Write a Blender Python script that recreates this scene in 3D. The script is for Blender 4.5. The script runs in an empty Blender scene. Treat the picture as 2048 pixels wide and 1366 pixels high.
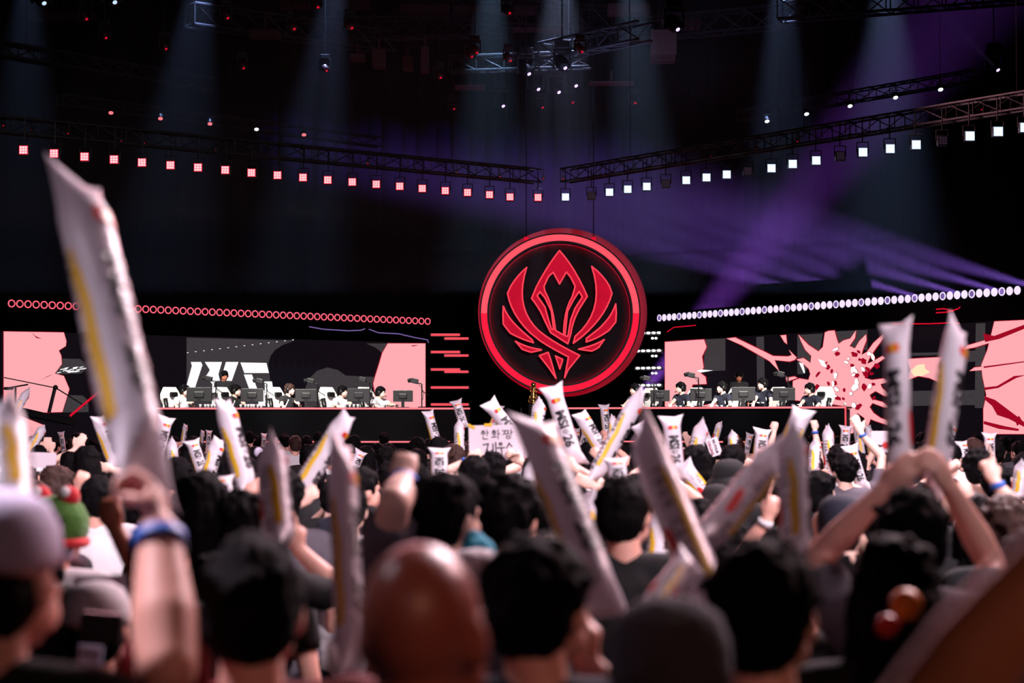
import bpy, bmesh, math, random
from mathutils import Vector, Matrix, Quaternion, noise
R = random.Random(7)
SC = bpy.context.scene
COL = SC.collection
V = Vector
# ---------------------------------------------------------------- camera, world, exposure
FPX = 70 / 36 * 2048
TH = math.atan(163 / FPX)
CAMZ = 1.9
cd = bpy.data.cameras.new('camera'); cam = bpy.data.objects.new('camera', cd); COL.objects.link(cam)
cd.lens = 70; cd.sensor_width = 36; cd.clip_start = .05; cd.clip_end = 300
cam.location = (0, 0, CAMZ); cam.rotation_euler = (math.pi / 2 + TH, 0, 0)
cd.dof.use_dof = True; cd.dof.focus_distance = 33; cd.dof.aperture_fstop = 3.0
SC.camera = cam
SC.view_settings.view_transform = 'Standard'; SC.view_settings.look = 'None'
SC.view_settings.exposure = 0; SC.view_settings.gamma = 1
cy = SC.cycles
cy.use_denoising = True; cy.max_bounces = 5; cy.diffuse_bounces = 2; cy.glossy_bounces = 2
cy.transmission_bounces = 3; cy.volume_bounces = 0; cy.sample_clamp_indirect = 3; cy.sample_clamp_direct = 40
cy.use_light_tree = True; cy.caustics_reflective = False; cy.caustics_refractive = False
W = bpy.data.worlds.new('world'); SC.world = W; W.use_nodes = True
W.node_tree.nodes['Background'].inputs[0].default_value = (.35, .3, .55, 1)
W.node_tree.nodes['Background'].inputs[1].default_value = .006


def P(u, v, Y):
    dx = (u - 1024) / FPX; dy = (683 - v) / FPX
    c, s = math.cos(TH), math.sin(TH)
    t = Y / (c - s * dy)
    return V((dx * t, Y, CAMZ + t * (s + c * dy)))


def lin(c):
    return tuple(((x / 255) / 12.92 if x <= 10 else (((x / 255) + .055) / 1.055) ** 2.4) for x in c)


def lamp(kind, name, loc, to, col, power, size=1.0, size_y=None, cone=None, blend=.5, spread=None):
    l = bpy.data.lights.new(name, kind); o = bpy.data.objects.new(name, l); COL.objects.link(o)
    o.location = loc; o.rotation_euler = (V(to) - V(loc)).to_track_quat('-Z', 'Y').to_euler()
    l.color = col; l.energy = power
    if kind == 'AREA':
        l.shape = 'RECTANGLE'; l.size = size; l.size_y = size_y or size
        if spread: l.spread = spread
    else:
        l.shadow_soft_size = size
    if cone: l.spot_size = math.radians(cone); l.spot_blend = blend
    return o


# audience light rigs: pale wash from the house truss, pink wash thrown back from the stage truss, then added fills
lamp('SPOT', 'house_wash', (7, -3, 10), (.5, 17, 1.5), (1, .84, .93), 15000, .5, cone=50, blend=.6)
lamp('SPOT', 'house_wash_2', (-7, 2, 11), (-1, 18, 1.5), (1, .78, .88), 7000, .5, cone=50, blend=.6)
lamp('AREA', 'audience_key', (4, 13.5, 8.5), (1, 9, 1.5), (1, .76, .84), 2000, 4, 3)
lamp('AREA', 'stage_backlight', (0, 37, 9.5), (0, 10, 1.5), (1, .42, .50), 2600, 16, 2)
lamp('AREA', 'near_side_light', (3.5, 7.5, 4.8), (-.2, 3, 1.7), (1, .58, .62), 175, .8, .8)
lamp('SPOT', 'near_top_light', (-3.5, 4.5, 6), P(5, 1060, 3.1), (1, .82, .96), 2600, .3, cone=12, blend=.8)
lamp('SPOT', 'added_arm_light', (3.2, -2.5, 4.5), (.85, 1.5, 1.65), (1, .45, .28), 300, .3, cone=22, blend=.9)  # unseen warm spot added to brighten the nearest arm
lamp('AREA', 'added_front_fill', (0, -4, 5.5), (0, 4, 1.5), (1, .62, .66), 18, 3, 1)  # unseen soft fill added on the camera side for the front heads
lamp('SPOT', 'added_trophy_light', (1.5, 31, 9), P(1067, 790, 40.6), (1, .95, .85), 2600, .2, cone=5, blend=.5)  # spot added only to brighten the trophy
lamp('AREA', 'added_roof_glow', (1, 43, 9.2), (0, 46, 13), (1, .25, .28), 22, 12, 2)  # unseen red lamp added to tint the roof gear
lamp('AREA', 'added_roof_glow_2', (2.5, 45, 9.6), (2, 47, 13), (.35, .5, 1), 40, 5, 2)  # blue counterpart, likewise added for the roof gear
# white key on the players: narrow profile spots from the front truss
for i_, (lx, tx) in enumerate([(-7, -5.9), (-5, -3.4), (5, 3.4), (7.5, 5.6)]):
    lamp('SPOT', 'player_key', (lx, 29, 11.5), (tx, 40.8, 2.35), (1, .97, .9), 24000, .25, cone=15, blend=.35)


# ---------------------------------------------------------------- materials
MATS = {}


def mat(name, col, rough=.6, metal=0, var=.12, scale=6, sheen=0, spec=.5, emit=None, es=0, trans=0, sub=0, noshadow=False, bump=0, coat=0):
    if name in MATS: return MATS[name]
    m = bpy.data.materials.new(name); m.use_nodes = True; nt = m.node_tree; N = nt.nodes; L = nt.links
    b = N['Principled BSDF']; c = lin(col)
    tc = N.new('ShaderNodeTexCoord'); nz = N.new('ShaderNodeTexNoise'); nz.inputs['Scale'].default_value = scale
    nz.inputs['Detail'].default_value = 3
    L.new(tc.outputs['Object'], nz.inputs['Vector'])
    mx = N.new('ShaderNodeMix'); mx.data_type = 'RGBA'
    mx.inputs[6].default_value = (*[x * (1 - var) for x in c], 1); mx.inputs[7].default_value = (*[min(1, x * (1 + var)) for x in c], 1)
    L.new(nz.outputs[0], mx.inputs[0]); L.new(mx.outputs[2], b.inputs['Base Color'])
    b.inputs['Roughness'].default_value = rough; b.inputs['Metallic'].default_value = metal
    b.inputs['Specular IOR Level'].default_value = spec
    if coat: b.inputs['Coat Weight'].default_value = coat; b.inputs['Coat Roughness'].default_value = .08
    if sheen: b.inputs['Sheen Weight'].default_value = sheen
    if sub:
        b.inputs['Subsurface Weight'].default_value = sub; b.inputs['Subsurface Scale'].default_value = .02
        b.inputs['Subsurface Radius'].default_value = (1, .35, .2)
    if bump:
        bp = N.new('ShaderNodeBump'); bp.inputs['Strength'].default_value = bump; bp.inputs['Distance'].default_value = .01
        n2 = N.new('ShaderNodeTexNoise'); n2.inputs['Scale'].default_value = scale * 5; L.new(tc.outputs['Object'], n2.inputs['Vector'])
        L.new(n2.outputs[0], bp.inputs['Height']); L.new(bp.outputs[0], b.inputs['Normal'])
    if trans:
        tr = N.new('ShaderNodeBsdfTranslucent'); ms = N.new('ShaderNodeMixShader'); ms.inputs[0].default_value = trans
        tr.inputs[0].default_value = (*c, 1)
        L.new(b.outputs[0], ms.inputs[1]); L.new(tr.outputs[0], ms.inputs[2]); L.new(ms.outputs[0], N['Material Output'].inputs[0])
    if emit:
        e = lin(emit)
        b.inputs['Emission Color'].default_value = (*e, 1); b.inputs['Emission Strength'].default_value = es or 1
        b.inputs['Base Color'].default_value = (0, 0, 0, 1)
        for l in list(b.inputs['Base Color'].links): L.remove(l)
        b.inputs['Base Color'].default_value = (.01, .01, .01, 1)
        if var > .13:   # LED grain
            nz.inputs['Scale'].default_value = scale
            mx.inputs[6].default_value = (*[x * (1 - var) for x in e], 1); mx.inputs[7].default_value = (*[x * (1 + var) for x in e], 1)
            L.new(mx.outputs[2], b.inputs['Emission Color'])
        b.inputs['Specular IOR Level'].default_value = 0; b.inputs['Roughness'].default_value = 1
        if noshadow: m.cycles.emission_sampling = 'NONE'
    MATS[name] = m
    return m


M_floor = mat('dark_floor', (16, 14, 18), .5, scale=1)
M_curtain = mat('black_curtain', (4, 4, 9), 1, scale=1.5, spec=0)
M_black = mat('black_plastic', (12, 12, 14), .4)
M_blackm = mat('black_metal', (20, 19, 23), .45, .6)
M_truss = mat('truss_metal', (52, 50, 56), .5, .5)
M_gloss = mat('gloss_black', (3, 3, 4), .22, spec=.14)
M_hair = mat('black_hair', (6, 4, 6), .78, spec=.1, var=.5, scale=40, bump=.4)
M_hairb = mat('brown_hair', (52, 32, 27), .5, spec=.2, var=.4, scale=40, bump=.6)
M_skin = mat('skin', (232, 172, 155), .5, var=.06, scale=14, sub=.12)
M_skin2 = mat('tanned_skin', (190, 120, 95), .42, var=.07, scale=14, sub=.1)
M_bald = mat('shiny_tanned_skin', (158, 88, 76), .36, var=.05, scale=14, sub=.08)
M_skin3 = mat('pale_skin', (240, 196, 180), .5, var=.05, scale=14, sub=.12)
M_white = mat('white_cloth', (225, 220, 225), .85, var=.06)
M_grey = mat('grey_cloth', (92, 86, 96), .9)
M_navy = mat('navy_cloth', (20, 22, 40), .9)
M_blk = mat('black_cloth', (14, 13, 17), .9)
M_redc = mat('dark_red_cloth', (120, 14, 30), .85)
M_denim = mat('dark_trousers', (22, 22, 32), .9)
M_shoe = mat('shoe', (60, 58, 62), .6)
M_stick = mat('inflated_white_plastic', (236, 228, 238), .28, var=.03, trans=.22, bump=.25, scale=9)
M_lred = mat('print_red', (226, 30, 36), .4, trans=.15)
M_lora = mat('print_orange', (250, 120, 30), .4, trans=.15)
M_lyel = mat('print_yellow', (238, 190, 40), .4, trans=.1)
M_lblk = mat('print_black', (18, 16, 20), .4)
M_blue = mat('blue_wristband', (50, 100, 190), .5)
M_green = mat('green_plush', (70, 120, 40), .95, sheen=.3, bump=.8)
M_redp = mat('red_plush', (215, 25, 40), .8, sheen=.3)
M_gold = mat('gold', (240, 190, 120), .22, 1)
M_cyan = mat('cyan_cloth', (40, 165, 195), .85)
M_paper = mat('sign_paper', (222, 208, 218), .8, var=.04)
M_chairw = mat('white_leather', (232, 230, 226), .45, var=.04)
# light sources
E_pink = mat('led_pink', (0, 0, 0), emit=(255, 172, 178))
E_pink2 = mat('led_pink_deep', (0, 0, 0), emit=(255, 150, 162))
E_dred = mat('led_dark_red', (0, 0, 0), emit=(160, 6, 34), noshadow=True)
E_grey = mat('led_grey', (0, 0, 0), emit=(62, 57, 60), var=.75, scale=55, noshadow=True)
E_off = mat('led_off', (0, 0, 0), emit=(14, 10, 16), noshadow=True)
E_white = mat('led_white', (0, 0, 0), emit=(255, 252, 255), es=1.1)
E_cream = mat('led_cream', (0, 0, 0), emit=(252, 232, 190), noshadow=True)
E_tube = mat('neon_pink_tube', (0, 0, 0), emit=(255, 118, 128), es=1.25, noshadow=True)
E_bar = mat('neon_red_bar', (0, 0, 0), emit=(255, 78, 92), es=1.1, noshadow=True)
E_ring = mat('ring_glow', (0, 0, 0), emit=(255, 96, 116), es=1.3, noshadow=True)
E_bloom = mat('red_bloom', (0, 0, 0), emit=(255, 36, 66), es=1.2, noshadow=True)
E_rim = mat('red_rim', (0, 0, 0), emit=(215, 14, 44), noshadow=True)
E_lens = mat('pale_lens', (0, 0, 0), emit=(240, 222, 255), es=1.1, noshadow=True)
E_lensd = mat('purple_lens', (0, 0, 0), emit=(120, 96, 160), noshadow=True)
E_sqr = mat('led_cell_red', (0, 0, 0), emit=(255, 190, 196), es=1.4, noshadow=True)
E_sqw = mat('led_cell_white', (0, 0, 0), emit=(236, 244, 255), es=1.6, noshadow=True)
E_sqo = mat('led_cell_dim', (0, 0, 0), emit=(40, 26, 40), noshadow=True)
E_violet = mat('violet_lens', (0, 0, 0), emit=(210, 170, 255), es=2.5, noshadow=True)
E_cool = mat('cool_lens', (0, 0, 0), emit=(190, 215, 245), es=1.2, noshadow=True)
E_logoF = mat('emblem_face', (0, 0, 0), emit=(196, 14, 46), var=.22, scale=3)
E_logoE = mat('emblem_edge', (0, 0, 0), emit=(255, 66, 84), es=1.15)
E_ringA = mat('ring_upper', (0, 0, 0), emit=(255, 84, 100), es=1.1)
E_ringB = mat('ring_lower', (0, 0, 0), emit=(248, 28, 62), es=1.05)
E_back = mat('added_strip_glow', (0, 0, 0), emit=(255, 10, 50), es=34)


# ---------------------------------------------------------------- mesh helpers
def tag(o, label=None, cat=None, group=None, kind=None):
    if label: o['label'] = label
    if cat: o['category'] = cat
    if group: o['group'] = group
    if kind: o['kind'] = kind
    return o


def link(name, me, mats=None, parent=None):
    if mats:
        for m in (mats if isinstance(mats, (list, tuple)) else [mats]): me.materials.append(m)
    o = bpy.data.objects.new(name, me); COL.objects.link(o)
    if parent: o.parent = parent
    return o


def fin(name, bm, mats, parent=None, smooth=False):
    me = bpy.data.meshes.new(name)
    bmesh.ops.recalc_face_normals(bm, faces=bm.faces)
    bm.to_mesh(me); bm.free()
    if smooth:
        for p in me.polygons: p.use_smooth = True
    return link(name, me, mats, parent)


def empty(name, loc=(0, 0, 0), rz=0):
    o = bpy.data.objects.new(name, None); COL.objects.link(o); o.location = loc; o.rotation_euler.z = rz
    o.empty_display_size = .1
    return o


def NB(): return bmesh.new()


def setm(bm, n0, mi):
    bm.faces.ensure_lookup_table()
    for f in bm.faces[n0:]: f.material_index = mi


def box(bm, c, s, mi=0, rot=None, bev=0):
    n0 = len(bm.faces)
    M = Matrix.Translation(V(c)) @ (rot.to_matrix().to_4x4() if rot else Matrix()) @ Matrix.Diagonal((*s, 1))
    r = bmesh.ops.create_cube(bm, size=1, matrix=M)
    if bev:
        es = list({e for v in r['verts'] for e in v.link_edges})
        bmesh.ops.bevel(bm, geom=es, offset=bev, segments=2, affect='EDGES', profile=.5)
    setm(bm, n0, mi)


def fr(d):
    return V(d).normalized().to_track_quat('Z', 'Y')


def cyl(bm, a, b, r0, r1=None, seg=10, mi=0, cap=True):
    a, b = V(a), V(b); d = b - a
    if d.length < 1e-6: return
    n0 = len(bm.faces); r1 = r0 if r1 is None else r1
    bmesh.ops.create_cone(bm, cap_ends=cap, segments=seg, radius1=r0, radius2=r1, depth=d.length,
                          matrix=Matrix.Translation((a + b) / 2) @ fr(d).to_matrix().to_4x4())
    setm(bm, n0, mi)


_SPH = {}


def ell(bm, c, r, mi=0, rot=None, seg=12):
    r = (r, r, r) if isinstance(r, (int, float)) else r
    if seg not in _SPH:
        nr = max(5, seg * 2 // 3); vs = [(0, 0, -1)]; fs = []
        for i in range(1, nr):
            t = math.pi * i / nr
            for k in range(seg):
                p = 2 * math.pi * k / seg; vs.append((math.sin(t) * math.cos(p), math.sin(t) * math.sin(p), -math.cos(t)))
        vs.append((0, 0, 1)); top = len(vs) - 1
        for k in range(seg):
            fs.append((0, 1 + (k + 1) % seg, 1 + k))
            b = 1 + (nr - 2) * seg; fs.append((b + k, b + (k + 1) % seg, top))
            for i in range(nr - 2):
                a0 = 1 + i * seg; fs.append((a0 + k, a0 + (k + 1) % seg, a0 + seg + (k + 1) % seg, a0 + seg + k))
        _SPH[seg] = (vs, fs)
    vs, fs = _SPH[seg]
    m = (rot.to_matrix() if rot else Matrix.Identity(3)) @ Matrix.Diagonal(r); c = V(c)
    bv = [bm.verts.new(c + m @ V(p)) for p in vs]
    for f in fs: bm.faces.new([bv[q] for q in f]).material_index = mi


def caps(bm, a, b, r0, r1=None, seg=10):
    r1 = r0 if r1 is None else r1
    cyl(bm, a, b, r0, r1, seg); ell(bm, a, r0, seg=seg); ell(bm, b, r1, seg=seg)


def lathe(bm, prof, c=(0, 0, 0), seg=16, mi=0, rot=None):
    n0 = len(bm.faces); rings = []
    for r, z in prof:
        ring = []
        for i in range(seg):
            a = 2 * math.pi * i / seg; p = V((r * math.cos(a), r * math.sin(a), z))
            if rot: p = rot @ p
            ring.append(bm.verts.new(p + V(c)))
        rings.append(ring)
    for k in range(len(rings) - 1):
        for i in range(seg):
            bm.faces.new((rings[k][i], rings[k][(i + 1) % seg], rings[k + 1][(i + 1) % seg], rings[k + 1][i]))
    bm.faces.new(rings[-1]); bm.faces.new(rings[0][::-1])
    setm(bm, n0, mi)


def prism(bm, pts, off, mi=0):
    """closed polygon of 3-D points extruded by the vector off, triangulated caps"""
    n0 = len(bm.faces)
    a = [bm.verts.new(p) for p in pts]; b = [bm.verts.new(V(p) + off) for p in pts]
    fs = [bm.faces.new(a), bm.faces.new(b[::-1])]
    for f in fs: f.normal_update()
    for i in range(len(a)):
        j = (i + 1) % len(a); bm.faces.new((a[i], b[i], b[j], a[j]))
    setm(bm, n0, mi)
    bmesh.ops.triangulate(bm, faces=fs)
    setm(bm, n0, mi)


def copy_thing(o, loc=None, rot=None, scale=None, label=None):
    c = o.copy(); COL.objects.link(c)
    if loc is not None: c.location = loc
    if rot is not None: c.rotation_euler = rot
    if scale is not None: c.scale = scale
    if label: c['label'] = label
    for ch in list(o.children):
        k = ch.copy(); COL.objects.link(k); k.parent = c
        for g in list(ch.children):
            q = g.copy(); COL.objects.link(q); q.parent = k
    return c


def text_mesh(s, size, ext=0.0, bold=0.0):
    cu = bpy.data.curves.new('t', 'FONT'); cu.body = s; cu.size = size; cu.extrude = ext; cu.offset = bold * size
    cu.align_x = 'LEFT'; cu.resolution_u = 3
    o = bpy.data.objects.new('t', cu); COL.objects.link(o)
    dg = bpy.context.evaluated_depsgraph_get()
    me = bpy.data.meshes.new_from_object(o.evaluated_get(dg))
    bpy.data.objects.remove(o); bpy.data.curves.remove(cu)
    return me


def remesh(bm, vox, smooth=2, noise_amp=0, noise_sc=30, seed=0):
    me = bpy.data.meshes.new('rm'); bm.to_mesh(me); bm.free()
    o = bpy.data.objects.new('rm', me); COL.objects.link(o)
    m = o.modifiers.new('r', 'REMESH'); m.mode = 'VOXEL'; m.voxel_size = vox; m.use_smooth_shade = True
    if smooth:
        s = o.modifiers.new('s', 'SMOOTH'); s.iterations = smooth; s.factor = .5
    dg = bpy.context.evaluated_depsgraph_get()
    out = bpy.data.meshes.new_from_object(o.evaluated_get(dg))
    bpy.data.objects.remove(o); bpy.data.meshes.remove(me)
    if noise_amp:
        ns = [v.normal.copy() for v in out.vertices]
        for v, n in zip(out.vertices, ns):
            p = v.co
            q = V((p.x * noise_sc + seed * 7, p.y * noise_sc, p.z * noise_sc * .35))
            v.co = p + n * noise_amp * (noise.noise(q) + .6 * noise.noise(q * 2.7))
    for p in out.polygons: p.use_smooth = True
    return out
# ================================================================ SETTING
def st(name, bm, mats, **k):
    return tag(fin(name, bm, mats, **k), kind='structure')


SF = 1.51   # stage floor height
bm = NB(); box(bm, (0, 28, -.05), (60, 76, .1)); st('floor', bm, M_floor)
bm = NB(); box(bm, (0, 28, 17), (60, 76, .2)); st('ceiling', bm, M_curtain)
bm = NB()
for i in range(120):                                   # hanging pleated black drape behind the stage
    x = -29.5 + i * .5
    cyl(bm, (x, 58 + .15 * (i % 2), 0), (x, 58 + .15 * (i % 2), 16.8), .32, seg=8)
st('wall_back', bm, M_curtain, smooth=True)
bm = NB(); box(bm, (-30, 28, 8.4), (.2, 76, 16.8)); st('wall_left', bm, M_curtain)
bm = NB(); box(bm, (30, 28, 8.4), (.2, 76, 16.8)); st('wall_right', bm, M_curtain)
bm = NB(); box(bm, (0, -9.6, 8.4), (60, .2, 16.8)); st('wall_rear', bm, M_curtain)
bm = NB(); box(bm, (0, 47.5, SF / 2), (34, 19, SF), bev=.02); tag(fin('stage_platform', bm, M_gloss), 'raised glossy black stage floor behind the crowd', 'stage')
# crowd barrier in front of the stage
bm = NB(); box(bm, (0, 36.4, .55), (30, .05, 1.1)); tag(fin('crowd_barrier', bm, M_blackm), 'low black barrier between crowd and stage', 'barrier')

LA, LB = P(7, 700, 43.5), P(850, 700, 50)
RA, RB = P(1331, 700, 49.2), P(2060, 700, 38.8)


class Plane:
    def __init__(s, a, b):
        a = V((a.x, a.y, 0)); b = V((b.x, b.y, 0)); s.o = a; s.d = (b - a).normalized()
        s.n = V((s.d.y, -s.d.x, 0))                     # towards the audience
        if s.n.y > 0: s.n = -s.n

    def at(s, u, v, off=0):
        p1 = P(u, v, 10); c = V((0, 0, CAMZ)); r = p1 - c
        t = (s.o - c).dot(s.n) / r.dot(s.n)
        return c + r * t + s.n * off


PL, PR = Plane(LA, LB), Plane(RA, RB)


def quadbox(bm, pl, u0, u1, zt, zb, th, off, mi=0):
    a = pl.at(u0, 700, off); b = pl.at(u1, 700, off)
    pts = [V((a.x, a.y, zb)), V((b.x, b.y, zb)), V((b.x, b.y, zt)), V((a.x, a.y, zt))]
    prism(bm, pts, -pl.n * th, mi)


def poly(bm, pl, pts, mi, off, th=.004):
    prism(bm, [pl.at(u, v, off) for u, v in pts], -pl.n * th, mi)


def grow(pts, k):
    cx = sum(p[0] for p in pts) / len(pts); cyy = sum(p[1] for p in pts) / len(pts)
    out = []; n = len(pts)
    ar = sum(pts[i][0] * pts[(i + 1) % n][1] - pts[(i + 1) % n][0] * pts[i][1] for i in range(n))
    sg = 1 if ar > 0 else -1
    for i in range(n):
        a, b, c = V((*pts[i - 1], 0)), V((*pts[i], 0)), V((*pts[(i + 1) % n], 0))
        e1 = (b - a).normalized() if (b - a).length else V((1, 0, 0)); e2 = (c - b).normalized() if (c - b).length else e1
        nn = V((e1.y + e2.y, -e1.x - e2.x, 0)) * sg
        nn = nn.normalized() if nn.length > .01 else V((0, 0, 0))
        out.append((b.x + nn.x * k, b.y + nn.y * k))
    return out


SM = [E_off, E_grey, E_pink, E_dred, E_white, E_pink2, E_cream, M_black]
# ---- screen behind the player desk on the white-jersey side
bm = NB()
zt = PL.at(850, 686).z
quadbox(bm, PL, 5, 851, zt, SF, .12, 0, 0)
scrL = fin('led_wall', bm, SM); tag(scrL, 'wide LED wall with white lettering and rose panels behind the desk', 'screen')
bm = NB()
G = [[(373, 675), (589, 681), (565, 690), (550, 700), (541, 712), (536, 728), (540, 760), (549, 815), (373, 815)],
     [(610, 815), (610, 778), (618, 757), (635, 741), (655, 735), (675, 740), (691, 751), (748, 754), (746, 775), (722, 780), (720, 815)],
     [(732, 687), (775, 687), (764, 706), (751, 695)], [(254, 672), (289, 673), (289, 830), (250, 830)],
     [(122, 717), (160, 718), (171, 727), (172, 738), (162, 747), (111, 748)], [(130, 790), (165, 791), (176, 801), (177, 824), (124, 825)]]
for g in G: poly(bm, PL, g, 1, .006)
PK = [[(775, 687), (850, 687), (850, 878), (752, 878), (750, 790), (746, 767), (750, 752), (757, 730), (764, 706)],
      [(7, 663), (127, 665), (132, 682), (131, 692), (117, 701), (122, 712), (123, 728), (109, 747), (127, 752), (138, 778), (124, 824), (88, 825), (40, 818), (7, 812)],
      [(7, 824), (30, 828), (86, 850), (82, 874), (7, 874)]]
for g in PK:
    poly(bm, PL, grow(g, 1.3), 3, .012); poly(bm, PL, g, 2, .018)
WL = [[(381, 724), (401, 724), (404, 730), (389, 776), (371, 776), (383, 732)],
      [(409, 724), (443, 724), (436, 748), (441, 770), (441, 800), (431, 812), (423, 812), (424, 768), (411, 753), (419, 740)],
      [(451, 724), (476, 724), (458, 775), (455, 812), (437, 812), (440, 775), (445, 745)],
      [(480, 725), (532, 726), (537, 746), (488, 746)], [(487, 749), (503, 749), (514, 779), (498, 779)],
      [(528, 763), (543, 763), (549, 804), (531, 804)], [(516, 780), (528, 780), (530, 812), (516, 812)]]
for g in WL: poly(bm, PL, g, 4, .022)
for i in range(40):
    u = 373 + i * 5.4; poly(bm, PL, [(u, 705 - i * .66), (u + 3, 704.6 - i * .66), (u + 3, 705.8 - i * .66), (u, 706.2 - i * .66)], 1 if i % 3 else 4, .024)
rr = random.Random(3)
for i in range(26):
    u = 112 + rr.random() * 52; v = 737 + rr.random() * 10 - (u - 112) * .08
    poly(bm, PL, [(u, v), (u + 8, v - 1.6), (u + 9, v - .4), (u + 1, v + 1.4)], 4, .024)
for g in [[(62, 665), (70, 672), (83, 678), (72, 676)], [(107, 748), (84, 758), (76, 762), (95, 752)], [(820, 691), (836, 690), (826, 693)]]:
    poly(bm, PL, g, 3, .024)
fin('picture', bm, SM, parent=scrL)

# ---- screen on the black-jersey side
bm = NB(); ztr = PR.at(1331, 682).z
quadbox(bm, PR, 1330, 2056, ztr, SF, .12, 0, 0)
scrR = fin('led_wall', bm, SM); tag(scrR, 'wide LED wall showing a rose splatter burst on black', 'screen')
bm = NB()
for g in [[(1410, 679), (1451, 677), (1451, 741), (1408, 743)], [(1513, 674), (1528, 673), (1530, 790), (1515, 790)],
          [(1595, 670), (1646, 667), (1640, 700), (1606, 748), (1595, 748)], [(1668, 663), (1735, 660), (1735, 700), (1668, 700)],
          [(1952, 647), (1971, 646), (1969, 816), (1950, 816)], [(1815, 706), (1950, 703), (1950, 708), (1815, 712)],
          [(1820, 782), (1950, 780), (1950, 810), (1820, 812)], [(1935, 702), (1971, 700), (1971, 722), (1935, 724)]]:
    poly(bm, PR, g, 1, .006)
burst = [(1598, 669), (1607, 679), (1618, 690), (1638, 703), (1647, 694), (1651, 665), (1658, 662), (1670, 661), (1674, 676), (1678, 688),
         (1688, 681), (1702, 677), (1713, 661), (1711, 676), (1700, 692), (1711, 697), (1720, 682), (1733, 669), (1734, 680), (1727, 698),
         (1724, 710), (1735, 704), (1748, 686), (1772, 664), (1776, 667), (1756, 692), (1742, 712), (1735, 728), (1748, 722), (1766, 712),
         (1772, 716), (1750, 730), (1738, 742), (1730, 756), (1745, 760), (1768, 757), (1780, 764), (1762, 768), (1765, 776), (1784, 792),
         (1770, 792), (1752, 782), (1740, 790), (1744, 798), (1766, 804), (1788, 818), (1768, 814), (1746, 806), (1740, 814), (1748, 826),
         (1762, 836), (1780, 842), (1776, 850), (1752, 842), (1742, 838), (1736, 856), (1730, 836), (1716, 826), (1706, 840), (1712, 862), (1698, 872),
         (1690, 860), (1688, 812), (1650, 806), (1586, 800), (1587, 762), (1600, 757), (1618, 760), (1622, 748), (1619, 738), (1606, 726), (1594, 719), (1608, 716),
         (1622, 726), (1624, 712), (1612, 700), (1604, 684)]
pink = [[(1331, 684), (1409, 679), (1414, 694), (1405, 713), (1408, 735), (1402, 746), (1412, 754), (1414, 768), (1386, 769), (1378, 800), (1400, 812), (1480, 800), (1480, 878), (1331, 878)],
        [(1454, 677), (1471, 675), (1496, 687), (1527, 702), (1547, 712), (1578, 713), (1585, 710), (1579, 700), (1594, 715), (1590, 720), (1580, 723), (1550, 720), (1559, 742), (1540, 722), (1514, 707), (1484, 690)],
        [(1562, 671), (1573, 670), (1575, 688), (1570, 684)],
        [(1572, 756), (1590, 753), (1596, 756), (1575, 763)],
        [(1815, 718), (1850, 716), (1888, 714), (1880, 724), (1878, 735), (1886, 750), (1878, 764), (1860, 756), (1838, 752), (1816, 760), (1822, 740)],
        [(1990, 643), (2054, 640), (2054, 868), (1968, 868), (1968, 818), (1974, 790), (1966, 752), (1964, 730), (1976, 700), (1984, 668)],
        [(1929, 699), (1936, 691), (1986, 676), (1986, 684), (1950, 695)], [(1940, 742), (1950, 735), (1970, 733), (1970, 740)]]
for g in pink + [burst]:
    poly(bm, PR, grow(g, 1.6), 3, .012); poly(bm, PR, g, 2, .018)
for g in [[(1968, 667), (1990, 672), (2054, 648), (2054, 656), (2000, 678), (1972, 684)], [(1968, 733), (2054, 722), (2054, 724), (1970, 736)],
          [(1970, 775), (1996, 772), (2030, 752), (2054, 750), (2034, 756), (1998, 776), (1972, 780)],
          [(1970, 792), (1992, 800), (2008, 812), (2040, 836), (2054, 848), (2054, 856), (2020, 838), (1996, 830), (1986, 812), (1972, 800)],
          [(1969, 842), (2010, 852), (2040, 858), (2038, 862), (2000, 858), (1969, 848)], [(2030, 836), (2040, 832), (2046, 842), (2036, 852)]]:
    poly(bm, PR, g, 3, .024)
for i in range(60):                                     # shards and flecks inside the burst
    a = rr.random() * 6.283; q = 12 + 58 * rr.random() ** .8
    cu, cv = 1697 + q * math.cos(a), 762 + q * math.sin(a) * 1.0
    if cv > 850 or (cv > 800 and cu < 1690): continue
    w = 2 + rr.random() * 4; h = 3 + rr.random() * 6; t = a + rr.uniform(-.5, .5)
    pts = []
    for k in range(5):
        b = k * 1.2566 + rr.random() * .5; x, y = w * math.cos(b), h * math.sin(b)
        pts.append((cu + x * math.cos(t) - y * math.sin(t), cv + x * math.sin(t) + y * math.cos(t)))
    w_ = i % 3 == 0
    poly(bm, PR, grow(pts, .8 if w_ else .2), 3, .022)
    if w_: poly(bm, PR, pts, 4, .028)
for g in [[(1600, 725), (1608, 727), (1612, 745), (1610, 747)], [(1638, 718), (1650, 722), (1656, 735), (1646, 732)], [(1704, 735), (1712, 732), (1712, 742), (1704, 746)],
          [(1395, 742), (1404, 739), (1428, 741), (1404, 745)]]:
    poly(bm, PR, g, 4, .03)
poly(bm, PR, [(1822, 742), (1836, 730), (1850, 728), (1852, 738), (1862, 744), (1846, 752), (1830, 752)], 6, .024)
fin('picture', bm, SM, parent=scrR)

# ---- header fascias above both screens, frames beside them
def fascia(pl, u0, u1, zb, zt, name, lab):
    bm = NB(); quadbox(bm, pl, u0, u1, zt, zb, .35, .1)
    tag(fin(name, bm, M_curtain), lab, 'fascia')


fascia(PL, -12, 853, zt + .02, PL.at(850, 643).z + .15, 'header_fascia', 'matte black header board carrying the row of rose ring lights')
fascia(PR, 1328, 2070, ztr + .02, PR.at(1331, 637).z + .15, 'header_fascia', 'matte black header board carrying the row of pale disc lights')
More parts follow.
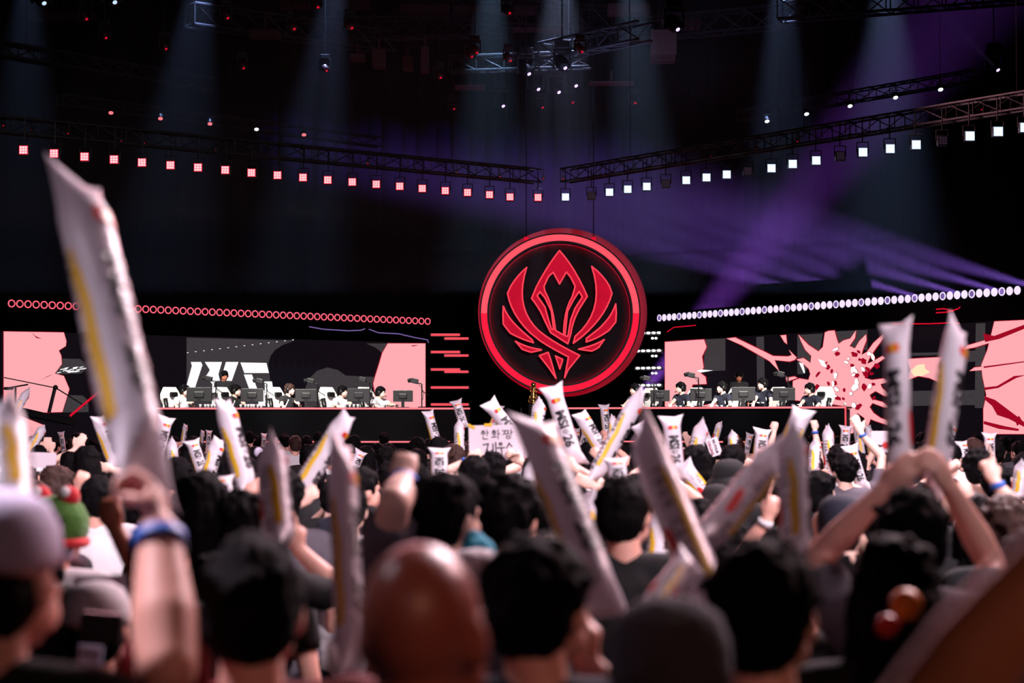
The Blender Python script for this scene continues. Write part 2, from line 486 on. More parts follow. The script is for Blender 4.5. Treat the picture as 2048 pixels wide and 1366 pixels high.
# wing walls between the screens and the emblem
# faint scribbles of lit trim on the header
for pts, pl, m, lab in [([(612, 654), (640, 659), (690, 662), (715, 661), (723, 658)], PL, E_lensd, 'thin violet cable of light draped under the ring lights'),
                        ([(731, 659), (750, 666), (790, 668), (825, 676), (848, 680), (850, 686)], PL, E_lensd, 'thin violet cable of light sagging to the screen corner'),
                        ([(1345, 664), (1358, 655), (1380, 653), (1402, 651)], PR, E_rim, 'thin red strip on the header beside the purple haze'),
                        ([(1795, 648), (1870, 648), (1912, 646), (1930, 647)], PR, E_rim, 'straight thin red strip under the pale disc lights'),
                        ([(1884, 619), (1900, 618), (1915, 622), (1928, 618), (1932, 614)], PR, E_rim, 'upper red squiggle on the header'),
                        ([(1884, 626), (1902, 625), (1918, 623)], PR, E_rim, 'lower red squiggle on the header')]:
    bm = NB()
    for a, b in zip(pts, pts[1:]): cyl(bm, pl.at(*a, .16), pl.at(*b, .16), .012, seg=6)
    tag(fin('light_cable', bm, m), lab, 'light strip')

# ================================================================ EMBLEM
EY = 46.0
EC = P(1120, 627, EY); k_e = EY / FPX
ring = empty('emblem_ring', EC)
tag(ring, 'large round glowing red emblem hung above the centre of the stage', 'emblem')


def arc_ring(name, r0, r1, y0, y1, a0, a1, m, n=60, parent=ring):
    bm = NB(); vs = []
    for i in range(n + 1):
        a = math.radians(a0 + (a1 - a0) * i / n); c, s = math.cos(a), math.sin(a)
        vs.append([bm.verts.new((r * c, y, r * s)) for r, y in ((r0, y0), (r1, y0), (r1, y1), (r0, y1))])
    for i in range(n):
        for k in range(4):
            bm.faces.new((vs[i][k], vs[i][(k + 1) % 4], vs[i + 1][(k + 1) % 4], vs[i + 1][k]))
    if abs(a1 - a0) < 359:
        bm.faces.new(vs[0]); bm.faces.new(vs[-1][::-1])
    return fin(name, bm, m, parent)


ro, ri = 158 * k_e, 146 * k_e
u1 = arc_ring('upper_light_arc', ri, ro, -.10, .0, 0, 180, E_ringA)
arc_ring('lower_light_arc', ri, ro, -.10, .0, 180, 360, E_ringB)
arc_ring('rim_housing', ro + .002, ro + .035, -.11, .16, 0, 360, M_blackm, 90)
arc_ring('inner_housing', ri - .05, ri - .002, -.06, .22, 0, 360, M_blackm, 90)
arc_ring('added_halo_strip', ro - .10, ro - .02, .14, .16, 0, 360, E_back, 90)  # glowing strip added behind the ring to throw its halo
# recessed disc that catches the ring's glow
bm = NB(); lathe(bm, [(ri - .06, 0), (ri - .06, .03)], seg=90, rot=Matrix.Rotation(math.radians(-90), 3, 'X')); o = fin('backing_disc', bm, mat('dark_red_acrylic', (10, 3, 7), .6, spec=.2), ring); o.location = (0, .36, 0)
bm = NB(); lathe(bm, [(ro + .15, 0), (ro + .15, .06)], seg=90, rot=Matrix.Rotation(math.radians(-90), 3, 'X')); o = fin('halo_disc', bm, mat('halo_disc_black', (70, 60, 66), .9), ring); o.location = (.07, .42, .05)  # wider disc added to show the halo of the back strip
for sx in (-1, 1):
    bm = NB(); cyl(bm, (sx * .78, .05, ro - .3), (sx * .78, .05, 7), .012); fin('hanging_cable', bm, M_blackm, ring)
    bm = NB(); box(bm, (sx * .78, -.03, 1.70), (.1, .1, .14)); fin('clamp', bm, E_rim, ring)  # clamp is no lamp; red glow put into its material
z5 = 1436 / 410.0


def EP(x, y): return ((930 + x / z5 - 1120) * k_e, (627 - (440 + y / z5)) * k_e)


def emblem_piece(pts, hole=None, hs=None):
    pts = [EP(*p) for p in pts]
    n = len(pts)
    bm = NB()
    ho = [[EP(*p) for p in h] for h in (hs or [])]
    # outline faces through a filled curve with holes
    cu = bpy.data.curves.new('e', 'CURVE'); cu.dimensions = '2D'; cu.fill_mode = 'BOTH'; cu.extrude = .03
    for loop in [pts] + ho:
        sp = cu.splines.new('POLY'); sp.points.add(len(loop) - 1); sp.use_cyclic_u = True
        for q, (x, z) in zip(sp.points, loop): q.co = (x, z, 0, 1)
    o = bpy.data.objects.new('e', cu); COL.objects.link(o)
    me = bpy.data.meshes.new_from_object(o.evaluated_get(bpy.context.evaluated_depsgraph_get()))
    bpy.data.objects.remove(o)
    for v in me.vertices: v.co = V((v.co.x, -v.co.z, v.co.y))
    f = link('emblem_shape', me, [E_logoF], ring)
    for loop in [pts] + ho:
        for i in range(len(loop)):
            a, b = loop[i], loop[(i + 1) % len(loop)]
            cyl(bm, (a[0], -.032, a[1]), (b[0], -.032, b[1]), .0165, seg=6); ell(bm, (a[0], -.032, a[1]), .0165, seg=6)
    e = fin('lit_edge', bm, E_logoE, f)
    return f


def q3(a, b, c, n=6):
    return [((1 - t) ** 2 * a[0] + 2 * t * (1 - t) * b[0] + t * t * c[0], (1 - t) ** 2 * a[1] + 2 * t * (1 - t) * b[1] + t * t * c[1]) for t in [i / n for i in range(n)]]


# flower bud with pointed top, two inner slots and an open middle
bud = q3((662, 213), (565, 330), (466, 535)) + q3((466, 550), (540, 640), (570, 740)) + [(600, 790), (720, 868)] + q3((740, 800), (760, 660), (858, 540)) + q3((857, 535), (770, 330), (662, 213))
mid = [(618, 366), (585, 395), (553, 465)] + q3((560, 500), (620, 610), (632, 770)) + [(634, 775), (690, 806)] + q3((692, 760), (700, 600), (775, 500)) + [(772, 465), (740, 400), (710, 364), (662, 448)]
s1 = [(525, 503), (505, 530), (560, 610), (582, 690), (605, 765), (620, 768), (605, 640), (560, 545)]
s2 = [(800, 500), (822, 540), (770, 620), (740, 700), (720, 816), (700, 812), (718, 640), (760, 560)]
emblem_piece(bud, hs=[mid, s1, s2])
emblem_piece(q3((432, 332), (350, 400), (297, 505), 5) + q3((297, 515), (330, 690), (500, 830), 7) + q3((530, 850), (640, 920), (727, 960), 4) + q3((724, 960), (710, 1040), (695, 1108), 3) + [(697, 1106), (722, 1050), (803, 950)] + q3((800, 948), (620, 860), (520, 780), 5) + q3((515, 775), (340, 610), (432, 332), 9))
emblem_piece(q3((888, 324), (990, 400), (1032, 505), 5) + q3((1030, 515), (980, 700), (762, 864), 8) + [(758, 864), (770, 820)] + q3((772, 815), (990, 630), (888, 324), 9))
emblem_piece([(268, 604), (265, 660), (268, 730), (310, 785)] + q3((320, 795), (420, 850), (518, 869), 5) + [(470, 840), (400, 780)] + q3((380, 760), (300, 690), (268, 604), 5))
emblem_piece([(1056, 588), (1060, 650), (1056, 715), (1010, 772)] + q3((1000, 780), (910, 845), (808, 865), 5) + [(850, 830), (940, 760)] + q3((960, 740), (1030, 670), (1056, 588), 5))
emblem_piece([(353, 850), (400, 905)] + q3((410, 910), (460, 928), (482, 931), 3) + [(535, 911)] + q3((530, 908), (430, 895), (353, 850), 5))
emblem_piece([(975, 838), (945, 880)] + q3((940, 890), (900, 920), (860, 925), 3) + [(795, 906)] + q3((800, 904), (910, 880), (975, 838), 5))
emblem_piece([(520, 951), (582, 928), (600, 980), (637, 1110), (590, 1040)])
emblem_piece([(634, 953), (684, 978), (664, 1044)])
# panel behind the emblem added to take its halo
bm = NB(); box(bm, (EC.x, 51.6, 3.9), (6.6, .08, 4.9)); st('wall_centre', bm, M_curtain)

# ================================================================ ROWS OF LIGHTS
def ring_lamp(name, pl_n, lens, ringm, rad=.085):
    q = fr(pl_n)
    bm = NB(); lathe(bm, [(rad * 1.02, -.12), (rad * 1.02, 0), (rad * .93, .012)], seg=20, rot=q.to_matrix())
    h = fin(name, bm, M_black)
    bm = NB()
    n, m = 24, 8
    for i in range(n):
        pass
    vs = [[(q @ V(((rad * .86 + .013 * math.cos(b)) * math.cos(a), (rad * .86 + .013 * math.cos(b)) * math.sin(a), .014 + .013 * math.sin(b)))) for b in [k * 2 * math.pi / m for k in range(m)]] for a in [k * 2 * math.pi / n for k in range(n)]]
    vv = [[bm.verts.new(p) for p in r] for r in vs]
    for i in range(n):
        for k in range(m): bm.faces.new((vv[i][k], vv[(i + 1) % n][k], vv[(i + 1) % n][(k + 1) % m], vv[i][(k + 1) % m]))
    fin('glow_ring', bm, ringm, h, smooth=True)
    bm = NB(); lathe(bm, [(rad * .72, .0), (rad * .72, .016), (rad * .4, .024)], seg=18, rot=q.to_matrix()); fin('lens', bm, lens, h)
    return h


base = ring_lamp('ring_light', PL.n, M_gloss, E_ring)
tag(base, 'small round rose ring light in the long row above the lettered LED wall', 'stage light', 'ring lights above the lettered LED wall')
A = PL.at(15, 608, .22); B = PL.at(845, 643.5, .22); n = 59
for i in range(n):
    p = A.lerp(B, i / (n - 1)); p.z = A.z + (B.z - A.z) * i / (n - 1)
    if i == 0: base.location = p
    else: copy_thing(base, p)
baseb = ring_lamp('disc_light', PR.n, E_lens, E_lens)
tag(baseb, 'small pale violet disc light in the row above the splatter LED wall', 'stage light', 'bright disc lights above the splatter LED wall')
based = ring_lamp('disc_light', PR.n, E_lensd, E_lens)
tag(based, 'dimmer swirled disc light between bright ones above the splatter LED wall', 'stage light', 'dimmer disc lights above the splatter LED wall')
A = PR.at(1334, 636.5, .22); B = PR.at(2052, 581.5, .22); n = 59; c1 = c2 = 0
for i in range(n):
    p = A.lerp(B, i / (n - 1))
    s = based if i % 4 == 0 else baseb
    if i == 0 or i == 1: s.location = p
    else: copy_thing(s, p)

# stacked light bars beside the emblem
for k, (v, pair) in enumerate([(669.5, 677), (704, 711), (739, 743.5), (775, None), (809, None)]):
    b = empty('light_bar', P(900, v, 49.5))
    tag(b, ['topmost rose light bar pair beside the emblem', 'second rose light bar pair from the top beside the emblem', 'third rose light bar pair from the top beside the emblem',
            'single rose light bar above the lowest one beside the emblem', 'lowest single rose light bar just above the desk'][k], 'light bar')
    for j, (u0, u1, vv) in enumerate([(862, 920, v), (889, 937, pair)] if pair else [(862, 920, v), (919, 937, v)]):
        a, c = P(u0, vv, 49.5) - b.location, P(u1, vv, 49.5) - b.location
        bm = NB(); box(bm, (a + c) / 2, (c.x - a.x, .05, .055), bev=.01); fin('tube', bm, E_bar if (j or k) else E_bar, b)
        bm = NB(); box(bm, (a + c) / 2 + V((0, .05, 0)), (c.x - a.x + .05, .05, .085)); fin('housing', bm, M_black, b)
for k, v in enumerate([666.5, 702, 736.5, 771, 806]):
    b = empty('lamp_strip', P(1296, v, 49.3))
    tag(b, ['topmost', 'second', 'third', 'fourth', 'lowest'][k] + ' short strip of white bulbs from the top, beside the emblem', 'lamp strip')
    for i in range(5):
        p = P(1275.5 + i * 10.6, v - i * .25, 49.3) - b.location
        bm = NB(); ell(bm, p, (.058, .03, .034), seg=10); fin('bulb', bm, E_white, b, smooth=True)
    if k < 4:
        for i in range(2):
            p = P(1305 + i * 7, v + 10, 49.3) - b.location
            bm = NB(); ell(bm, p, (.04, .03, .034), seg=10); fin('bulb', bm, E_white, b, smooth=True)
    bm = NB(); box(bm, (.02, .05, 0), (.7, .05, .1)); fin('housing', bm, M_black, b)


# square LED blinders on the trusses
def blinder(cell, rim):
    h = empty('square_lamp', (0, 0, 0))
    bm = NB(); box(bm, (0, .06, 0), (.19, .12, .19), bev=.01); fin('housing', bm, M_black, h)
    bm = NB(); box(bm, (0, -.004, 0), (.165, .012, .165)); fin('face', bm, rim, h)  # plate glow paints the bloom around the lit cells
    bm = NB()
    for i in range(3):
        for j in range(3): box(bm, ((i - 1) * .05, -.012, (j - 1) * .05), (.041, .012, .041))
    fin('led_cell', bm, cell, h)
    bm = NB(); cyl(bm, (-.11, .06, 0), (-.11, .06, .2), .01); cyl(bm, (.11, .06, 0), (.11, .06, .2), .01); cyl(bm, (-.11, .06, .2), (.11, .06, .2), .01); cyl(bm, (0, .06, .2), (0, .06, .62), .012)
    fin('yoke', bm, M_blackm, h)
    return h


HT = 7.1
def at_z(u, v, z):                                     # point on the sight line of (u, v) at height z
    p = P(u, v, 10); r = p - V((0, 0, CAMZ)); return V((0, 0, CAMZ)) + r * ((z - CAMZ) / r.z)


red = blinder(E_sqr, E_bloom); tag(red, 'square red glowing LED lamp hung in a row on the truss', 'square lamp', 'red square lamps along the truss')
us = [47, 108, 169, 228, 284, 341, 396, 450.5, 503, 555, 606, 655.5, 704.5, 752.5, 799.5, 844.5, 890.5, 935, 979, 1020, 1076]
vs_ = [300, 307, 313.5, 319, 325, 330.5, 335, 340, 345.5, 350.5, 355, 360, 364, 368.5, 372.5, 377, 381.5, 385, 389.5, 394, 395]
LP = []
for i, (u, v) in enumerate(zip(us, vs_)):
    p = at_z(u, v, HT); LP.append(p)
    o = red if i == 0 else copy_thing(red)
    o.location = p; o.rotation_euler.z = math.atan2(p.x, p.y) * -.0
wh = blinder(E_sqw, E_cool); tag(wh, 'square cold white LED lamp hung in a row on the truss', 'square lamp', 'white square lamps along the truss')
dim = blinder(E_sqo, M_black); tag(dim, 'square LED lamp switched off in a gap of the white row', 'square lamp', 'unlit square lamps along the truss')
RP = []; first = {}
for i, (u, v, on) in enumerate([(1131, 394, 1), (1183, 391, 0), (1219, 384.5, 1), (1255.5, 378.5, 1), (1293.5, 373, 1), (1332, 367, 0), (1372.5, 360.5, 1), (1413, 355, 1), (1453.5, 349, 1),
                                (1496, 342, 0), (1543, 336.5, 1), (1585.5, 328, 1), (1632.5, 321, 1), (1681, 312, 0), (1726, 304.5, 1), (1780.5, 297.5, 1), (1832.5, 289.5, 1), (1886, 281, 0), (1940, 272, 1), (1996.5, 263, 1), (2050, 255, 1)]):
    p = at_z(u, v, HT); RP.append(p); s = wh if on else dim
    o = s if id(s) not in first else copy_thing(s)
    first[id(s)] = 1; o.location = p


# trusses
def truss(name, a, b, w, lab, m=M_truss, bay=.6, r=.022):
    a, b = V(a), V(b); d = (b - a).normalized(); s = d.cross(V((0, 0, 1))).normalized() * w / 2; u = V((0, 0, w / 2))
    n = max(1, int((b - a).length / bay)); root = empty(name, a)
    tag(root, lab, 'truss')
    C = [s + u, s - u, -s - u, -s + u]
    bm = NB()
    for c in C: cyl(bm, c, b - a + c, r, seg=6)
    fin('chord', bm, m, root)
    bm = NB()
    for i in range(n):
        p, q = (b - a) * (i / n), (b - a) * ((i + 1) / n)
        for k in range(4):
            x, y = C[k], C[(k + 1) % 4]
            cyl(bm, p + x, q + y, r * .5, seg=5); cyl(bm, p + x, p + y, r * .5, seg=5)
    fin('lacing', bm, m, root)
    bm = NB()
    for t_ in (.15, .5, .85):
        q = (b - a) * t_; cyl(bm, q, V((q.x, q.y, 16.87 - a.z)), .006, seg=5)
    fin('hoist_cable', bm, m, root)
    return root


M_tr2 = mat('black_truss', (30, 29, 33), .5, .4)
truss('lighting_truss', LP[0] + V((-3, -.9, .62)), LP[-1] + V((0, .06, .5)), .3, 'long dark truss carrying the red square lamps', M_tr2)
truss('lighting_truss', RP[0] + V((0, .06, .5)), RP[-1] + V((1.5, -.8, .62)), .3, 'long dark truss carrying the white square lamps', M_tr2)
# clusters of small spots clamped above the square lamps
def spotlet(m):
    h = empty('spot_lamp', (0, 0, 0))
    bm = NB(); lathe(bm, [(.05, -.13), (.07, -.1), (.075, 0), (.06, .01)], seg=14, rot=fr((.1, -.55, -.8)).to_matrix()); fin('can', bm, M_blackm, h, smooth=False)
    bm = NB(); lathe(bm, [(.055, .008), (.055, .014), (.02, .02)], seg=14, rot=fr((.1, -.55, -.8)).to_matrix()); fin('lens', bm, m, h)
    bm = NB(); cyl(bm, (-.08, 0, 0), (-.08, 0, .15), .008, seg=6); cyl(bm, (.08, 0, 0), (.08, 0, .15), .008, seg=6); cyl(bm, (-.08, 0, .15), (.08, 0, .15), .008, seg=6); cyl(bm, (0, 0, .15), (0, 0, .3), .01, seg=6)
    fin('yoke', bm, M_blackm, h)
    return h


sr = spotlet(E_tube); tag(sr, 'round spot lamp with rose lens above the red square lamps', 'spot lamp', 'rose spot lamps above the truss')
sw = spotlet(E_sqw); tag(sw, 'round spot lamp with white lens above the white square lamps', 'spot lamp', 'white spot lamps above the truss')
sw.location = at_z(1534, 242, 9.0); sr.location = at_z(222, 225, 9.0)
for u, v in [(321, 236.5), (420, 247), (608, 269)]: copy_thing(sr, at_z(u, v, 9.0))
copy_thing(sw, at_z(513, 258, 9.0), label='single white-lensed spot lamp among the rose ones').pop('group', None)
for u, v in [(1613, 227.5), (1700, 211.5), (1791, 194.5), (1881, 178.5)]: copy_thing(sw, at_z(u, v, 9.0))
truss('lighting_truss', at_z(120, 200, 9.5), at_z(760, 285, 9.5), .25, 'thin dark truss carrying the rose spot lamps', M_tr2)
truss('lighting_truss', at_z(1480, 232, 9.5), at_z(1960, 150, 9.5), .25, 'thin dark truss carrying the white spot lamps', M_tr2)
# small clamp lamps along the truss with red glints
cl = empty('clamp_lamp', (0, 0, 0)); tag(cl, 'tiny clamp lamp with a red glint on the long truss', 'clamp lamp', 'clamp lamps along the truss')
bm = NB(); box(bm, (0, 0, 0), (.07, .08, .1)); cyl(bm, (0, 0, 0), (0, 0, .25), .012, seg=6); fin('body', bm, M_blackm, cl)
bm = NB(); ell(bm, (0, -.05, -.02), .014, seg=8); fin('lens', bm, E_rim, cl)
pts = [(8, 250), (64, 258), (137, 266), (243, 281), (290, 286), (432, 300), (533, 315), (636, 324), (736, 326), (828, 338), (914, 345), (1000, 352), (1087, 356), (1126, 357), (1200, 350), (1270, 338), (1350, 326), (1422, 312), (1512, 298), (1594, 282), (1700, 272), (1860, 243), (1962, 218)]
for i, (u, v) in enumerate(pts):
    p = at_z(u, v, HT + .75)
    if i == 0: cl.location = p
    else: copy_thing(cl, p)

# roof structure and hanging gear high above the stage
zr = 11.6
for a, b, z, w, lab, m in [((380, 30), (780, 85), 11.5, .5, 'sloping roof truss over the red-lit side', M_truss), ((640, 60), (1000, 52), 11.8, .5, 'level roof truss left of the bright haze', M_truss),
                           ((900, 20), (1260, 42), 12.4, .6, 'level roof truss in the blue haze', M_truss), ((1090, 105), (1290, 62), 10.6, .4, 'short tilted truss hung below the blue haze', M_truss),
                           ((900, 130), (1180, 120), 10.4, .35, 'lower cross truss over the middle of the stage', M_tr2), ((-20, 95), (420, 170), 10.3, .3, 'thin truss sagging over the red-lit side', M_tr2),
                           ((1280, 60), (1600, 30), 11.6, .5, 'dark roof truss over the white-lit side', M_tr2), ((1560, 20), (2060, -20), 11.5, .5, 'roof truss at the upper corner beyond the white lamps', M_tr2)]:
    truss('roof_truss', at_z(*a, z), at_z(*b, z), w, lab, m, r=.035)
M_panel = mat('roof_panel', (78, 50, 50), .8)
k = 0
for u0, u1, v0, v1, z in [(800, 900, 12, 32, 12.3), (905, 1075, 15, 27, 12.3), (1025, 1130, 58, 62, 11.6), (1215, 1300, 10, 30, 12), (1300, 1352, 62, 112, 11), (500, 560, 62, 76, 11.2), (700, 730, 110, 122, 10.6), (745, 770, 100, 136, 10.6),
                          (805, 825, 115, 140, 10.6), (842, 858, 95, 145, 10.6), (909, 970, 172, 178, 10.2), (1178, 1268, 165, 169, 10.2), (1300, 1350, 118, 125, 10.8), (1330, 1400, 30, 58, 12.0), (560, 740, 4, 18, 12.6), (60, 190, 24, 40, 12.6)]:
    c = at_z((u0 + u1) / 2, (v0 + v1) / 2, z); sc = c.y / FPX
    bm = NB(); box(bm, (0, 0, 0), ((u1 - u0) * sc, .5, (v1 - v0) * sc), bev=.02); box(bm, (0, .1, (v1 - v0) * sc / 2 + .15), (.05, .05, .3))
    o = fin('roof_panel', bm, M_panel); o.location = c; k += 1
    tag(o, 'dim rust-coloured panel hung among the roof trusses', 'panel', 'dim panels hung in the roof')


def moving_head(m, body, L=6.1):
    h = empty('moving_head_lamp', (0, 0, 0))
    d = V((.45, -.5, -.74)).normalized(); q = fr(d)
    bm = NB(); lathe(bm, [(.05, -.26), (.13, -.2), (.16, -.02), (.14, .1), (.1, .16)], seg=16, rot=q.to_matrix()); fin('lamp_head', bm, body, h, smooth=True)
    bm = NB(); lathe(bm, [(.045, .15), (.045, .172), (.02, .18)], seg=14, rot=q.to_matrix()); fin('lens', bm, m, h)
    bm = NB(); box(bm, (-.19, 0, .08), (.05, .14, .36), bev=.01); box(bm, (.19, 0, .08), (.05, .14, .36), bev=.01); box(bm, (0, 0, .29), (.43, .16, .08), bev=.01); fin('yoke', bm, M_black, h)
    bm = NB(); box(bm, (0, 0, .42), (.34, .24, .18), bev=.02); cyl(bm, (0, 0, .5), (0, 0, .5 + L), .014, seg=8); fin('base', bm, M_black, h)
    return h


mv = moving_head(E_violet, M_blackm); tag(mv, 'moving head lamp with bright violet-white lens over the stage', 'moving light', 'violet moving lights over the stage')
mr = moving_head(E_rim, mat('red_lit_shell', (60, 20, 24), .5), 10.1); tag(mr, 'small moving head lamp with a red lens high over the stage', 'moving light', 'red moving lights over the stage')  # red light painted into the shell colour
for i, (u, v) in enumerate([(1052, 139), (1071, 170), (1124, 127), (1146, 163), (1112, 176), (1001, 204), (1348, 49)]):
    (mv if i == 0 else copy_thing(mv)).location = at_z(u, v, 10.2)
for i, (u, v) in enumerate([(905, 213), (1142, 200), (1267, 201), (878, 150), (950, 100), (1017, 116), (940, 108), (700, 50), (585, 52), (170, 32), (209, 70), (329, 92), (484, 131), (650, 136), (452, 30), (632, 8), (1160, 98), (1015, 20), (1082, 210)]):
    o = mr if i == 0 else copy_thing(mr); o.location = at_z(u, v, 10.2); o.scale = (.62,) * 3
mc = moving_head(E_cool, M_blackm); tag(mc, 'moving head lamp with a cold white lens at the top of the hall', 'moving light', 'cold white moving lights at the top of the hall')
for i, (u, v) in enumerate([(83, -4), (224, -6)]): (mc if i == 0 else copy_thing(mc)).location = at_z(u, v, 10.2)
one = copy_thing(mv, at_z(1988, 131, 10.2), label='lone violet moving light throwing a thin beam beside the white lamps'); one.pop('group', None)

# ================================================================ HAZE AND BEAMS
vm = bpy.data.materials.new('stage_haze'); vm.use_nodes = True; nt = vm.node_tree; nt.nodes.remove(nt.nodes['Principled BSDF'])
vs = nt.nodes.new('ShaderNodeVolumeScatter'); vs.inputs['Density'].default_value = .007; vs.inputs['Anisotropy'].default_value = .2
nt.links.new(vs.outputs[0], nt.nodes['Material Output'].inputs['Volume'])
bm = NB(); box(bm, (0, 47.6, 11.2), (44, 19.2, 10.6)); box(bm, (0, 50.1, 5.44), (44, 14.2, .87)); box(bm, (0, 53.6, 3.49), (44, 7.2, 3.0)); box(bm, (14.8, 40.48, 4.7), (14.4, 4.94, 2.36)); h = fin('stage_haze', bm, vm)
tag(h, 'thin stage haze filling the air above and behind the stage', 'haze', kind='stuff')
h.location = (0, 0, 0)
for i, (u, tu, pw, cone, col) in enumerate([(420, 330, 1500, 13, (.35, .5, 1)), (690, 600, 1700, 12, (.35, .5, 1)), (985, 975, 2500, 12, (.35, .6, 1)), (1120, 1120, 3600, 14, (.5, .6, 1)), (1255, 1290, 2500, 12, (.4, .6, 1)),
                                      (1565, 1560, 2600, 11, (.35, .5, 1)), (1775, 1770, 3400, 14, (.35, .5, 1)), (60, 40, 900, 12, (.35, .5, 1))]):
    a = P(u, -170, 46); b = P(tu, 500, 47)
    lamp('SPOT', 'blue_beam', a, b, col, pw * 4.5, .05, cone=cone * 1.9, blend=1)
# purple beams behind the right wing
src = P(1244, 836, 50.7)
lamp('SPOT', 'purple_beam', src, P(1600, 400, 50.9), (.42, .10, 1), 90000, .08, cone=15, blend=1)
for i, (u, v) in enumerate([(1730, 612), (1810, 606), (1890, 600), (1975, 594), (2050, 588), (2130, 582)]):
    a = PR.at(u, v, .5)
    lamp('SPOT', 'purple_fan_beam', a, P(u - 640, v - 175, 50), (.36, .16, 1), 130000, .04, cone=7, blend=1)
bm_ = at_z(1988, 131, 10.2); lamp('SPOT', 'violet_beam', bm_ + V((0, -.2, -.1)), P(1880, 20, 44), (.5, .35, 1), 700, .03, cone=8, blend=.9)

# ================================================================ PEOPLE
def ik(S, T, a, b, pole):
    d = T - S; L = min(d.length, (a + b) * .995); dn = d.normalized(); T = S + dn * L
    x = (a * a - b * b + L * L) / (2 * L); h = math.sqrt(max(0, a * a - x * x))
    pl = pole - dn * pole.dot(dn)
    pl = pl.normalized() if pl.length > 1e-4 else V((0, 0, -1))
    return S + dn * x + pl * h, T


def hand(bm, w, d, n, kind, side, r=.0088, k=1.0, axis=None, R=.035):
    """w wrist, d along the hand, n out of the palm, t towards the thumb"""
    d = d.normalized(); n = (n - d * n.dot(d)).normalized(); t = d.cross(n) * side
    if kind == 'grip' and axis is not None:
        t = (axis - d * axis.dot(d)); t = t.normalized() if t.length > .1 else d.cross(n)
        n2 = d.cross(t) * 1.0
        if n2.dot(n) < 0: n2 = -n2
        n = n2
    q = Matrix((t, n, d)).transposed().to_quaternion()
    ell(bm, w + d * .048 * k, (.040 * k, .018 * k, .050 * k), rot=q)
    ell(bm, w + d * .02 * k, (.028 * k, .018 * k, .035 * k), rot=q)
    ln = [.9, 1.0, .95, .78]
    for i in range(4):
        o = (-.029 + .0195 * i) * -1
        b = w + d * .086 * k + t * o * k
        if kind == 'fist':
            dirs = [(d * .35 + n * .94), (-d * .75 + n * .65), (-d * .9 - n * .45)]; sl = [.040, .028, .018]
        elif kind == 'open':
            fan = t * o * 4.2; dirs = [d + n * .18 + fan, d + n * .38 + fan, d + n * .55 + fan]; sl = [.040, .026, .021]
        elif kind == 'grip':
            dirs = [d * .75 + n * .65, -d * .25 + n * .95, -d * .95 + n * .25]; sl = [.044, .036, .024]
        elif kind == 'point':
            if i == 0: dirs = [d + n * .05, d + n * .08, d + n * .1]; sl = [.044, .028, .022]
            else: dirs = [(d * .35 + n * .94), (-d * .75 + n * .65), (-d * .9 - n * .45)]; sl = [.040, .028, .018]
        else:
            dirs = [d + n * .5, d * .7 + n * .9, d * .2 + n]; sl = [.038, .024, .019]
        rr_ = r * (1.05 if i < 3 else .9)
        for dd, s in zip(dirs, sl):
            e = b + dd.normalized() * s * ln[i] * k
            caps(bm, b, e, rr_, rr_ * .93, seg=8); b = e
    b = w + d * .022 * k + t * .024 * k
    if kind in ('fist', 'grip', 'point'): dirs = [d * .75 + t * .5 + n * .5, d * .55 - t * .25 + n * .7, d * .2 - t * .9 + n * .25]
    else: dirs = [d * .7 + t * .75 + n * .1, d * .9 + t * .45, d + t * .2]
    for dd, s in zip(dirs, [.036, .030, .022]):
        e = b + dd.normalized() * s * k; caps(bm, b, e, r * 1.25, r * 1.1, seg=8); b = e


HS = {}


